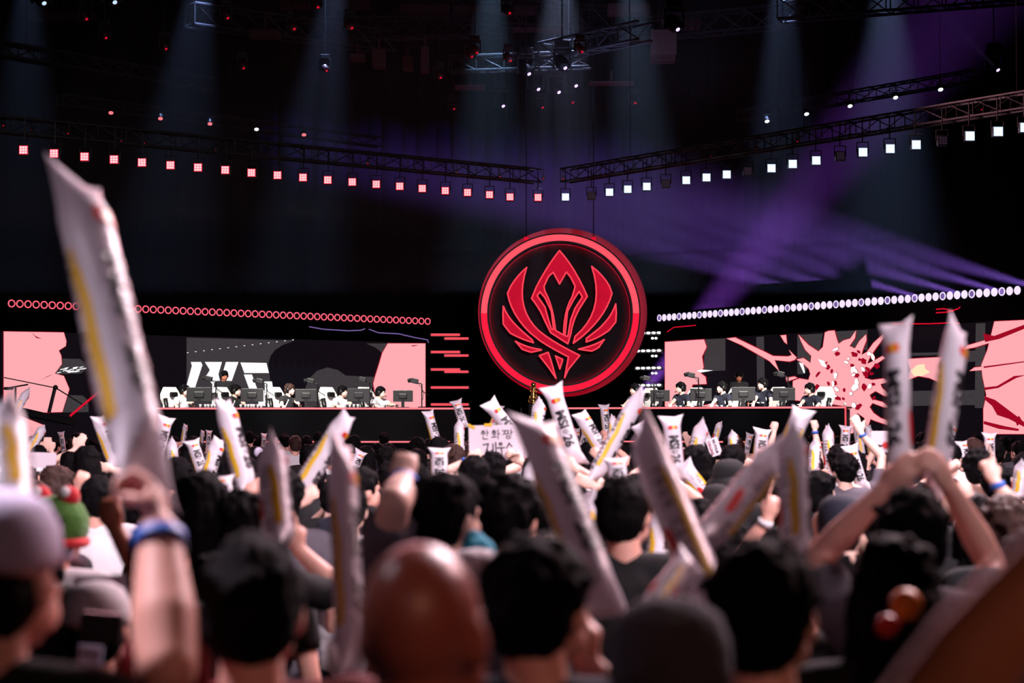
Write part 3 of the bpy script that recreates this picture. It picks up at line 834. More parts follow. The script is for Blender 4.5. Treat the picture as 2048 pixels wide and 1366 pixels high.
def person(name, label, base, H, yaw=0, hyaw=0, hpitch=0, skin=None, shirt=None, hair='short', hmat=None, arms=None, vox=.011, group=None,
           sit=False, sleeve=.62, pants=None, seed=0, stripes=None, band=None, eyes=False, hat=None, girth=1.0, shoes=True, mask=False, lean=0.0, ak=1.0):
    """base: point on the floor; yaw 0 looks along +Y. arms: {'L'|'R': (world wrist target, hand kind, palm normal, elbow pole, axis)}"""
    skin = skin or M_skin; shirt = shirt or M_blk; hmat = hmat or M_hair; pants = pants or M_denim
    root = empty('person', base, yaw); tag(root, label, 'person', group)
    s = (H if not sit else H + .43) / 1.72
    if sit: s = 1.0
    Ri = Matrix.Rotation(-yaw, 3, 'Z')
    hz = H
    ly = lean
    hc = V((0, .02 + ly, hz - .118 * s))
    nb = V((0, -.01 + ly * .85, hz - .27 * s))
    sh = nb.z - .035 * s
    hip = (.93 * s) if not sit else .52
    qh = Quaternion((0, 0, 1), hyaw) @ Quaternion((1, 0, 0), hpitch)
    def h_(x, y, z): return hc + qh @ (V((x, y, z)) * s)
    bm = NB()
    # head with face
    E = lambda p, r, rot=qh, seg=16: ell(bm, p, tuple(k * s for k in r), rot=rot, seg=seg)
    E(h_(0, -.012, .02), (.076, .098, .098)); E(h_(0, .03, -.03), (.062, .07, .085)); E(h_(0, .062, -.088), (.034, .03, .024))
    for sx in (-1, 1):
        E(h_(sx * .04, .04, -.055), (.026, .05, .035)); E(h_(sx * .038, .075, -.02), (.02, .016, .016))
        E(h_(sx * .078, -.002, -.012), (.011, .024, .034)); E(h_(sx * .03, .083, .022), (.024, .014, .009))
    E(h_(0, .098, -.03), (.013, .018, .014)); caps(bm, h_(0, .086, .01), h_(0, .102, -.028), .008 * s, .011 * s, 8)
    E(h_(0, .089, -.062), (.024, .01, .007)); E(h_(0, .087, -.073), (.02, .01, .007))
    caps(bm, h_(0, -.025, -.06), nb + V((0, 0, .0)), .053 * s, .058 * s, 14)
    # trunk
    w = .178 * s * girth
    tor = NB()
    def T(b, inf=0):
        g = girth
        ell(b, V((0, ly * .5 - .005, hip + (sh - hip) * .66)), (.165 * s * g + inf, .108 * s * g + inf, .20 * s + inf), seg=16)
        ell(b, V((0, ly * .25, hip + (sh - hip) * .33)), (.150 * s * g + inf, .102 * s * g + inf, .17 * s + inf), seg=16)
        ell(b, V((0, 0, hip)), (.165 * s * g + inf, .112 * s * g + inf, .12 * s + inf), seg=16)
        for sx in (-1, 1):
            caps(b, nb + V((0, 0, -.02)), V((sx * w * .92, ly * .8, sh)), .05 * s + inf, .05 * s + inf, 12)
            caps(b, V((0, ly * .5, sh - .09 * s)), V((sx * w * .8, ly * .8, sh - .03 * s)), .085 * s + inf, .065 * s + inf, 12)
    T(bm); T(tor, .014)
    # legs
    leg = NB(); feet = NB()
    for sx in (-1, 1):
        if sit:
            A, K, F = V((sx * .1, 0, .5)), V((sx * .15, .42, .52)), V((sx * .14, .40, .09))
        else:
            A, K, F = V((sx * .09, 0, .88)) * s, V((sx * .105, .03, .48)) * s, V((sx * .11, -.01, .08)) * s
        caps(bm, A, K, .078 * s, .054 * s, 12); caps(bm, K, F, .052 * s, .036 * s, 12); caps(bm, F + V((0, 0, -.035)), F + V((sx * .02, .15, -.045)), .036, .028, 10)
        caps(leg, A, K, .092 * s, .068 * s, 12); caps(leg, K, F + V((0, 0, .02)), .066 * s, .056 * s, 12)
        caps(feet, F + V((0, -.02, -.035)), F + V((sx * .02, .17, -.04)), .048, .038, 10)
    leg_top = V((0, 0, hip)); ell(leg, leg_top, (.172 * s * girth, .12 * s * girth, .13 * s), seg=14)
    # arms
    bands = []
    out = {}
    for side, sx in (('R', 1), ('L', -1)):
        S = V((sx * w, ly * .8, sh - .005 * s)); la, lb = .285 * s, .25 * s
        spec = (arms or {}).get(side)
        if spec:
            tgt, kind, n, pole = spec[:4]; axis = spec[4] if len(spec) > 4 else None
            T_ = Ri @ (V(tgt) - V(base)); n = Ri @ V(n); pole = Ri @ V(pole)
            if axis is not None: axis = Ri @ V(axis)
            Eb, Wr = ik(S, T_, la, lb, pole)
        else:
            kind, n, axis = 'relax', V((-sx, 0, 0)), None
            Eb, Wr = ik(S, V((sx * (w + .05), .10, sh - .50 * s)), la, lb, V((sx * .3, -1, 0)))
        d = (Wr - Eb).normalized()
        aw = s * ak; caps(bm, S, Eb, .048 * aw, .037 * aw, 12); ell(bm, Eb, .038 * aw); caps(bm, Eb, Eb.lerp(Wr, .35), .037 * aw, .041 * aw, 12); caps(bm, Eb.lerp(Wr, .35), Wr, .041 * aw, .026 * aw, 12)
        if abs(n.normalized().dot(d)) > .95: n = V((0, 1, .2))
        if spec and kind != 'grip' and not sit:
            d = (d + V((0, 0, 1.0))).normalized()
        hand(bm, Wr, d, n, kind, -sx, r=max(.0088, vox * .85), k=s * .98, axis=axis)
        # sleeve
        if sleeve:
            if sleeve <= 1:
                e = S.lerp(Eb, sleeve); cyl(tor, S, e, .064 * aw, .058 * aw, 16); ell(tor, S, .064 * aw, seg=14)
            else:
                e = Eb.lerp(Wr, sleeve - 1); caps(tor, S, Eb, .062 * s, .052 * s, 14); cyl(tor, Eb, e, .052 * s, .042 * s, 14)
        if band and side in band:
            c = Eb.lerp(Wr, .93); bands.append((c, d))
        out[side] = (Wr, d)
    me = remesh(bm, vox, 3)
    link('body', me, [skin], root)
    link('shirt', remesh(tor, vox * 1.15, 3, .004, 9, seed), [shirt], root)
    if stripes:
        bm = NB()
        for (a, b, r_) in stripes: caps(bm, V(a), V(b), r_, r_, 8)
        fin('shirt_trim', bm, M_white, root, True)
    link('trousers', remesh(leg, vox * 1.4, 3), [pants], root)
    if shoes:
        link('shoes', remesh(feet, .014, 3), [M_shoe], root)
    for c, d in bands:
        bm = NB(); q = fr(d).to_matrix(); lathe(bm, [(.030 * s * ak, -.012), (.0325 * s * ak, -.012), (.0325 * s * ak, .012), (.030 * s * ak, .012)], c, 20, rot=q)
        fin('wristband', bm, band.get('mat', M_blue) if isinstance(band, dict) else M_blue, root, True)
    if eyes:
        for sx in (-1, 1):
            bm = NB(); ell(bm, h_(sx * .031, .080, .004), tuple(k * s for k in (.013, .010, .006)), rot=qh, seg=10)
            fin('eye', bm, M_black, root, True)
            bm = NB(); caps(bm, h_(sx * .018, .094, .024), h_(sx * .046, .087, .024), .0035 * s, .003 * s, 6); fin('eyebrow', bm, hmat, root, True)
    # hair
    if hair != 'bald':
        bm = NB(); G = lambda p, r: ell(bm, p, tuple(k * s for k in r), rot=qh, seg=16)
        if hat and hat[0] in ('cap', 'beanie', 'bucket', 'frog'):
            G(h_(0, -.034, -.02), (.080, .080, .078))
        elif hair in ('short', 'curly', 'fringe', 'long', 'bob', 'bun'):
            G(h_(0, -.018, .030), (.090, .104, .100)); G(h_(0, -.045, -.005), (.082, .078, .090))
            G(h_(0, .035, .062), (.070, .062, .055))
            rs = random.Random(seed)
            for i in range(26):
                a = rs.uniform(0, 6.28); e = rs.uniform(.1, 1.3)
                p = h_(.083 * math.cos(a) * math.cos(e), -.02 + .098 * math.sin(a) * math.cos(e), .03 + .095 * math.sin(e))
                caps(bm, p, p + qh @ V((rs.uniform(-.03, .03), rs.uniform(-.03, .03), rs.uniform(-.02, .012))) * s, .016 * s, .007 * s, 7)
        if hair in ('fringe', 'long', 'bob') and not (hat and hat[0] in ('cap', 'beanie', 'bucket', 'frog')):
            for i in range(7):
                x = -.06 + i * .02; caps(bm, h_(x, .062, .07), h_(x * 1.08, .086 - abs(x) * .35, .022), .018 * s, .010 * s, 8)
        if hair == 'long':
            caps(bm, h_(0, -.06, -.02), h_(0, -.085, -.30), .085 * s, .075 * s, 14); G(h_(0, -.08, -.22), (.11, .045, .16))
            for sx in (-1, 1): caps(bm, h_(sx * .07, -.01, 0), h_(sx * .085, -.03, -.22), .03 * s, .03 * s, 10)
        if hair == 'bob':
            G(h_(0, -.045, -.06), (.092, .082, .085))
            for sx in (-1, 1): caps(bm, h_(sx * .075, .0, 0), h_(sx * .078, .01, -.10), .025 * s, .022 * s, 10)
        if hair == 'bun':
            G(h_(0, -.11, -.005), (.05, .045, .05))
        if hair == 'curly':
            rs = random.Random(seed + 5)
            for i in range(60):
                a = rs.uniform(0, 6.28); e = rs.uniform(-.3, 1.4)
                y_ = -.02 + .105 * math.sin(a) * math.cos(e)
                if y_ > .06 and e < .5: continue
                ell(bm, h_(.09 * math.cos(a) * math.cos(e), y_, .03 + .1 * math.sin(e)), .021 * s, seg=8)
        link('hair', remesh(bm, max(.008, vox * .8), 1, .006, 42, seed), [hmat], root)
    if mask:
        bm = NB(); ell(bm, h_(0, .062, -.055), tuple(k * s for k in (.062, .050, .045)), rot=qh); fin('face_mask', bm, M_blk, root, True)
    if hat:
        hk, hm = hat[:2]
        bm = NB()
        if hk in ('cap', 'capback', 'bucket', 'beanie'):
            prof = [(.098, .0), (.103, .02), (.098, .06), (.08, .095), (.045, .115), (.008, .121)] if hk != 'beanie' else [(.100, -.03), (.104, .02), (.102, .06), (.086, .1), (.05, .125), (.01, .133)]
            lathe(bm, [(r * s, z * s) for r, z in prof], h_(0, -.012, .02), 24, rot=qh.to_matrix() @ Matrix.Diagonal((.93, 1.08, 1)))
            c = fin('hat', bm, hm, root, True)
            bm = NB()
            if hk != 'beanie':
                yy = 1 if hk == 'cap' else -1
                if hk == 'bucket': lathe(bm, [(.1 * s, .015 * s), (.150 * s, -.035 * s), (.148 * s, -.04 * s), (.098 * s, .008 * s)], h_(0, -.012, .02), 24, rot=qh.to_matrix())
                else: ell(bm, h_(0, -.012 + yy * .125, .028), tuple(k * s for k in (.072, .075, .008)), rot=qh @ Quaternion((1, 0, 0), -.18 * yy))
                fin('brim', bm, hat[2] if len(hat) > 2 else hm, c, True)
        if hk == 'frog':
            lathe(bm, [(.108 * s, -.05 * s), (.125 * s, .0), (.125 * s, .05 * s), (.1 * s, .1 * s), (.05 * s, .128 * s), (.01, .134 * s)], h_(0, -.012, .02), 22, rot=qh.to_matrix())
            c = fin('hat', bm, M_green, root, True)
            for sx in (-1, 1):
                bm = NB(); ell(bm, h_(sx * .06, -.02, .15), (.042 * s,) * 3); fin('hat_pompom', bm, M_redp, c, True)
                bm = NB(); ell(bm, h_(sx * .06, -.05, .165), (.022 * s,) * 3); fin('hat_button', bm, M_white, c, True)
            bm = NB(); lathe(bm, [(.112 * s, -.06 * s), (.128 * s, -.05 * s), (.128 * s, -.03 * s), (.112 * s, -.02 * s)], h_(0, -.012, .02), 22, rot=qh.to_matrix()); fin('hat_band', bm, M_redp, c, True)
        if hk in ('headband', 'headphones'):
            n = 18; rr0 = .112 if hk == 'headphones' else .115
            for i in range(n):
                a, b = math.pi * i / n, math.pi * (i + 1) / n
                cyl(bm, h_(rr0 * .93 * math.cos(a), -.005, rr0 * 1.02 * math.sin(a) + .02), h_(rr0 * .93 * math.cos(b), -.005, rr0 * 1.02 * math.sin(b) + .02), .008 * s, seg=8)
            c = fin('headset', bm, hm, root, True)
            for sx in (-1, 1):
                bm = NB(); ell(bm, h_(sx * .095, -.002, -.005), tuple(k * s for k in (.020, .036, .044)), rot=qh); fin('ear_cup', bm, hm, c, True)
            if hk == 'headphones' and len(hat) > 2:
                bm = NB(); sx = hat[2]; caps(bm, h_(sx * .095, .02, -.03), h_(sx * .05, .10, -.075), .004, .004, 6); ell(bm, h_(sx * .04, .11, -.078), .012); fin('microphone', bm, hm, c, True)
        if hk == 'ears':
            for sx in (-1, 1): ell(bm, h_(sx * .062, -.02, .12), tuple(k * s for k in (.045, .022, .05)), rot=qh)
            fin('round_ears', bm, hm, root, True)
    return root


# ================================================================ STAGE FURNITURE AND PLAYERS
def desk(a, b, zt, label, name='player_desk', ends=(1, 0)):
    a, b = V((a[0], a[1], SF)), V((b[0], b[1], SF)); d = (b - a); L = d.length; rz = math.atan2(d.y, d.x)
    r = empty(name, a, rz); tag(r, label, 'desk'); h = zt - SF
    bm = NB(); box(bm, (L / 2, .42, h - .02), (L, .86, .04), bev=.006); fin('desktop', bm, M_gloss, r)
    bm = NB(); box(bm, (L / 2, .02, h / 2), (L, .04, h - .04)); fin('front_panel', bm, M_gloss, r)
    for x in (.06, L - .06):
        bm = NB(); box(bm, (x, .42, h / 2 - .02), (.05, .8, h - .06)); fin('side_panel', bm, M_black, r)
    bm = NB(); box(bm, (L / 2, -.012, h - .02), (L, .03, .035)); fin('upper_light_strip', bm, E_tube, r)
    bm = NB(); box(bm, (L / 2, -.012, .012), (L, .03, .03)); fin('lower_light_strip', bm, E_tube, r)
    for x, on in ((0, ends[0]), (L, ends[1])):
        if on: bm = NB(); box(bm, (x, -.012, h / 2), (.03, .03, h)); fin('end_light_strip', bm, E_bar, r)
    return r


DX0 = P(299, 815, 40).x
desk((DX0, 40), (P(940, 815, 40).x, 40), 2.21, 'long glossy black desk with rose light strips in front of the lettered LED wall')
desk((P(1137, 815, 41.4).x, 41.4), (P(1592, 815, 39.2).x, 39.2), 2.225, 'long glossy black desk with rose strips in front of the splatter LED wall', ends=(0, 0))
desk((P(1592, 815, 39.2).x, 39.2), (P(1691, 815, 38.9).x, 38.9), 2.225, 'short angled end section of the glossy black desk by the burst', ends=(0, 1))


def chair(loc, yaw, label):
    r = empty('gaming_chair', loc, yaw); tag(r, label, 'chair')
    bm = NB()
    prof = [(.17, .0), (.22, .10), (.20, .26), (.25, .38), (.24, .48), (.16, .60), (.13, .635)]
    pts = [V((x, -.24, .5 + z)) for x, z in prof] + [V((-x, -.24, .5 + z)) for x, z in prof[::-1]]
    prism(bm, pts, V((0, -.09, 0)))
    bmesh.ops.recalc_face_normals(bm, faces=bm.faces)
    for v in bm.verts: v.co.y -= (v.co.z - .5) * .18
    fin('backrest', bm, M_chairw, r)
    for sx in (-1, 1):
        bm = NB(); cyl(bm, (sx * .21, -.22, .56), (sx * .23, -.27, .9), .035, .045, seg=10); fin('side_bolster', bm, M_black, r, True)
        bm = NB(); box(bm, (sx * .28, .02, .70), (.07, .26, .03), bev=.01); cyl(bm, (sx * .28, 0, .46), (sx * .28, 0, .69), .018, seg=8); fin('armrest', bm, M_black, r)
    bm = NB(); box(bm, (0, -.27, .98), (.20, .06, .10), bev=.025); fin('head_pillow', bm, M_black, r)
    bm = NB(); box(bm, (0, 0, .45), (.5, .5, .1), bev=.03); fin('seat', bm, M_chairw, r)
    bm = NB(); cyl(bm, (0, 0, .1), (0, 0, .41), .03)
    for i in range(5):
        a = i * 1.2566; cyl(bm, (0, 0, .12), (.3 * math.cos(a), .3 * math.sin(a), .08), .022, .015)
    fin('base', bm, M_blackm, r)
    for i in range(5):
        a = i * 1.2566; c = V((.3 * math.cos(a), .3 * math.sin(a), .032)); bm = NB(); cyl(bm, c + V((-.02, 0, 0)), c + V((.02, 0, 0)), .032, seg=12); fin('caster', bm, M_black, r)
    return r


def monitor(p, yaw, label, stand=True, w=.56):
    r = empty('monitor', p, yaw); tag(r, label, 'monitor')
    h = w * .58
    bm = NB(); box(bm, (0, 0, .12 + h / 2), (w, .03, h), bev=.006); box(bm, (0, -.03, .12 + h / 2), (w * .4, .04, h * .4), bev=.01); fin('screen_back', bm, M_black, r)
    bm = NB(); box(bm, (0, -.02, .1), (.06, .03, .2)); box(bm, (0, -.02, .006), (.24, .18, .012)); fin('stand', bm, M_blackm, r)
    return r


def cam_arm(u, v, Y, z0, label):
    top = P(u, v, Y); base = V((top.x + .12, Y, z0)); r = empty('desk_camera', base); tag(r, label, 'camera')
    t = top - base
    bm = NB(); cyl(bm, (0, 0, 0), (0, 0, t.z - .06), .012, seg=8); cyl(bm, (0, 0, 0), (0, 0, .02), .08); cyl(bm, (0, 0, t.z - .06), (t.x, 0, t.z - .03), .01, seg=8); cyl(bm, (0, 0, t.z - .2), (t.x * -1.2, .02, t.z - .3), .008, seg=8)
    fin('pole', bm, M_blackm, r)
    bm = NB(); box(bm, (t.x - .03, 0, t.z), (.15, .12, .10), rot=Quaternion((0, 1, 0), .25), bev=.01); cyl(bm, (t.x - .1, 0, t.z + .02), (t.x - .16, -.02, t.z), .04); fin('camera_body', bm, M_black, r)
    bm = NB(); prev = V((t.x, 0, t.z))
    for i in range(1, 9):
        a = i / 8; q = V((t.x + .1 * math.sin(a * 3.1) + .1 * a, .02, t.z - .45 * a)); cyl(bm, prev, q, .005, seg=6); prev = q
    fin('cable', bm, M_black, r)
    return r


Lp = [(368, 'white jersey', M_white, 'partly behind the first black monitor', 'fringe', M_hair), (471, 'black jersey', M_blk, 'under the white lettering, observer behind', 'fringe', M_hair),
      (578, 'black jersey', M_blk, 'beside the dark round shape on the LED wall', 'fringe', M_hairb), (684, 'white jersey', M_white, 'in front of the dim grey arch on the LED wall', 'fringe', M_hair),
      (760, 'white jersey', M_white, 'reaching forward in front of the rose panel', 'short', M_hair)]
for i, (u, sh, sm, where, hs, hm) in enumerate(Lp):
    Y = 41.05; x = P(u, 790, Y).x; yaw = math.radians(-128)
    hz = (846 - [770, 770, 768, 772, 774][i]) / FPX * Y + CAMZ - SF
    f = V((math.sin(-yaw), math.cos(yaw), 0))
    b = V((x, Y, SF)) - f * .10
    pr = V((x + .30, Y - .52, 2.25)); pl_ = V((x - .05, Y - .62, 2.25))
    if i == 4: pr = V((x + .38, Y - .46, 2.25))
    person('player', f'seated player in {sh} {where}', b, hz, yaw, .3, -.05, M_skin3, sm, hs, hm,
           {'L': (pr, 'relax', (0, 0, -1), (.3, -.2, -1)), 'R': (pl_, 'relax', (0, 0, -1), (-.3, -.2, -1))}, vox=.0095, sit=True, lean=.10, seed=i, eyes=True,
           hat=('headphones', M_black, -1), pants=M_blk,
           stripes=[((.07, .09 + .06, hz - .33), (.15, .13, hz - .5), .012)] if sm is M_blk else None)
    chair(b + f * .06, yaw, ['white gaming chair behind the player half hidden by the first monitor', 'white gaming chair in front of the standing observer', 'white gaming chair of the brown-haired player',
                             'white gaming chair in front of the dim grey arch', 'white and black gaming chair against the rose panel edge'][i])
Rp = [(1272, 'half hidden beside the white bulb strips'), (1364, 'in front of the rose screen panel'), (1446, 'beside a black monitor, dark wall behind'),
      (1528, 'sitting tallest, before the thin grey column'), (1622, 'nearest the rose burst')]
for i, (u, where) in enumerate(Rp):
    Y = 42.2 - i * .42; x = P(u, 790, Y).x; yaw = math.radians(128)
    hz = (846 - [768, 765, 764, 757, 767][i]) / FPX * Y + CAMZ - SF
    f = V((math.sin(-yaw), math.cos(yaw), 0)); b = V((x, Y, SF)) - f * .08
    person('player', f'seated player in striped dark jersey {where}', b, hz, yaw, -.25, -.05, M_skin3, M_navy, 'fringe', M_hair,
           {'L': (V((x + .05, Y - .6, 2.25)), 'relax', (0, 0, -1), (.3, -.2, -1)), 'R': (V((x - .3, Y - .5, 2.25)), 'relax', (0, 0, -1), (-.3, -.2, -1))}, vox=.0095, sit=True, lean=.10, seed=10 + i, eyes=True,
           hat=('headphones', M_black, 1), pants=M_blk,
           stripes=[((.05, .10, hz - .27), (.14, .15, hz - .45), .011), ((-.05, .10, hz - .27), (-.14, .15, hz - .45), .011), ((.04, .19, hz - .5), (.09, .19, hz - .5), .014), ((-.04, .19, hz - .5), (-.09, .19, hz - .5), .014)])
    chair(b + f * .05, yaw, ['white gaming chair beside the white bulb strips', 'white gaming chair in front of the rose screen panel', 'white gaming chair in front of the dark wall',
                             'white gaming chair before the thin grey column', 'white gaming chair against the rose burst'][i])
# standing observers behind the desks
person('observer', 'person in black standing behind the second player under the white lettering', V((P(448, 790, 42.6).x, 42.6, SF)), 1.50, math.radians(-165), .4, -.3, M_skin2, M_blk, 'short', vox=.012, sleeve=1.9, eyes=True, hat=('headphones', M_black), seed=31)
bpy.context.view_layer.update()
person('observer', 'person in black standing in the dark between two seated players', V((P(1478, 790, 43.4).x, 43.4, SF)), 1.50, math.radians(170), .3, -.3, M_skin2, M_blk, 'short', vox=.012, sleeve=1.9, eyes=True, hat=('headphones', M_black), seed=32)
DT = 2.212
for u, Y, yaw, lab, w in [(398, 40.35, .1, 'black monitor covering the first white-jersey player', .50), (504, 40.35, .1, 'black monitor below the white T-shaped letter', .46), (612, 40.35, .1, 'black monitor on the desk before the dim grey arch', .44),
                          (717, 40.35, .1, 'black monitor beside the fourth player', .46), (806, 40.45, -.05, 'small black monitor on a stand in front of the rose panel', .40)]:
    monitor((P(u, 800, Y).x, Y, DT), yaw, lab, w=w)
for u, Y, yaw, lab, w in [(1320, 41.0, -.1, 'black monitor beside the short white bulb strips', .40), (1402, 40.6, -.1, 'black monitor standing before the rose screen panel', .44), (1487, 40.2, -.1, 'black monitor before the observer in the dark', .48),
                          (1568, 39.8, -.1, 'black monitor before the dark wall near the burst', .44)]:
    monitor((P(u, 800, Y).x, Y, 2.226), yaw, lab, w=w)
for u, v, lab in [(420, 757, 'tripod camera arm before the white lettering'), (522, 762, 'camera arm beside the white T-shaped letter'), (624, 762, 'camera arm before the dim grey arch'), (728, 759, 'camera arm above the fourth player'), (832, 762, 'camera arm with hanging cable on the rose panel')]:
    cam_arm(u, v, 40.65, DT, lab)
for u, v, lab in [(1296, 757, 'round-headed camera arm against the white bulb strips'), (1385, 750, 'camera arm with cable on the rose screen panel'), (1564, 748, 'camera arm before the dark wall by the burst')]:
    cam_arm(u, v, 40.3, 2.226, lab)
# cups on the desks
rc = random.Random(4)
cup = None
for i, u in enumerate([401, 411, 417, 424, 430, 482, 491, 497, 503, 508, 516, 523, 700, 708, 716]):
    bm = NB(); lathe(bm, [(.026, 0), (.03, .06), (.032, .065)], seg=12)
    if cup is None:
        cup = fin('cup', bm, M_white, smooth=True); tag(cup, 'small white cup on the black player desk', 'cup', 'white cups on the player desk'); o = cup
    else: bm.free(); o = copy_thing(cup)
    o.location = (P(u, 800, 40.18).x, 40.18, DT)
for i, u in enumerate([1307, 1390, 1556, 1662, 1690]):
    Y = 41.4 - (u - 1137) / 455 * 2.2 + .2
    o = copy_thing(cup, (P(u, 800, Y).x, Y, 2.226), label='small white bottle cap cup on the angled player desk'); o['group'] = 'white cups on the angled desk'
# trophy on its stand
tp = P(1067, 808, 40.6)
r = empty('trophy_stand', (tp.x, tp.y, SF)); tag(r, 'black pedestal under the golden trophy at centre stage', 'pedestal')
bm = NB(); box(bm, (0, 0, (tp.z - SF) / 2), (.2, .2, tp.z - SF), bev=.01); fin('column', bm, M_gloss, r)
bm = NB(); box(bm, (-.25, 0, .35), (.02, .02, .7)); box(bm, (.14, .0, .3), (.02, .02, .6)); fin('rail', bm, M_blackm, r)
t = empty('trophy', tp); tag(t, 'slender golden trophy with round top standing on black pedestal', 'trophy')
bm = NB(); lathe(bm, [(.085, 0), (.09, .03), (.06, .05), (.05, .09), (.075, .13), (.05, .17), (.035, .22), (.03, .30), (.022, .34)], seg=10); fin('body', bm, M_gold, t, True)
bm = NB(); ell(bm, (0, 0, .39), .055); fin('globe', bm, M_gold, t, True)
for i in range(4):
    a = i * math.pi / 2 + .4; bm = NB(); pts = [V((.09 * math.cos(a), .09 * math.sin(a), .0)), V((.11 * math.cos(a), .11 * math.sin(a), .08)), V((.06 * math.cos(a), .06 * math.sin(a), .2)), V((.07 * math.cos(a), .07 * math.sin(a), .3)), V((.045 * math.cos(a), .045 * math.sin(a), .36))]
    for p, q in zip(pts, pts[1:]): caps(bm, p, q, .014, .012, 6)
    fin('handle', bm, M_gold, t, True)
# camera crane in front of the first rose panel
c0 = P(30, 815, 37.3); r = empty('camera_crane', (c0.x, c0.y, 0)); tag(r, 'black camera crane with tilted arm in front of the rose panel', 'crane')
L_ = lambda u, v, Y=38.5: P(u, v, Y) - V((c0.x, c0.y, 0))
bm = NB(); a, b = L_(-10, 812), L_(150, 846)
for o_ in (.06, -.06):
    cyl(bm, a + V((0, 0, o_)), b + V((0, 0, o_ * .6)), .03, seg=8)
for i in range(14): cyl(bm, a.lerp(b, i / 14) + V((0, 0, .06)), a.lerp(b, (i + 1) / 14) + V((0, 0, -.06)), .015, seg=6)
box(bm, (a + b) / 2, ((b - a).length, .08, .09), rot=Quaternion((0, 1, 0), math.atan2(a.z - b.z, b.x - a.x)))
fin('arm', bm, M_black, r)
bm = NB(); cyl(bm, L_(98, 825), L_(110, 776), .035, seg=8); ell(bm, L_(111, 775), .05); fin('mast', bm, M_black, r)
bm = NB(); cyl(bm, L_(8, 755), L_(112, 776), .01, seg=6); cyl(bm, L_(112, 776), L_(170, 812), .012, seg=6); fin('stay_cable', bm, M_black, r)
bm = NB(); cyl(bm, L_(140, 832), L_(196, 785), .022, seg=8); fin('tail_bar', bm, E_rim, r)  # bar glows red by emission, light painted on an unlit part
bm = NB(); a = L_(30, 815); cyl(bm, V((a.x, 0, 0)), a, .06, seg=10)
for i in range(3):
    q = i * 2.09 + .4; cyl(bm, (a.x, 0, .35), (a.x + .6 * math.cos(q), .6 * math.sin(q), 0.02), .03, seg=8)
fin('stand', bm, M_black, r)
r = empty('microphone_stand', (P(31, 800, 37.0).x, 37.0, 0)); tag(r, 'thin microphone stand with two boom arms before the rose panel', 'stand')
k_ = V((P(31, 800, 37.0).x, 37.0, 0)); L2 = lambda u, v: P(u, v, 37.0) - k_
bm = NB(); cyl(bm, (0, 0, 0), L2(31, 775), .02, seg=8); cyl(bm, (0, 0, 0), (0, 0, .03), .2, seg=20); fin('pole', bm, M_black, r)
bm = NB(); cyl(bm, L2(10, 777), L2(56, 769), .014, seg=8); fin('boom', bm, M_black, r)
bm = NB(); caps(bm, L2(10, 777), L2(25, 777), .03, .025, 8); fin('microphone', bm, M_black, r)

# ================================================================ CHEERING STICKS
SR, SL = .05, .60


def stick_pt(th, s, eps=0.0):
    e = min(s, SL - s); k = max(0, min(1, e / .10)); kk = math.sin(k * math.pi / 2)
    a = .0785 + (SR - .0785) * min(1, k * 1.25) ** .7; b = .0025 + (SR - .0025) * kk
    x, y = a * math.cos(th), b * math.sin(th)
    z = s
    if k < 1:
        w = (x / a) ** 2 * .030 * (1 - k) ** 1.5
        z += w if s > SL / 2 else -w
    f = 1 + eps / max(.02, math.hypot(x, y))
    return V((x * f, y * f, z))


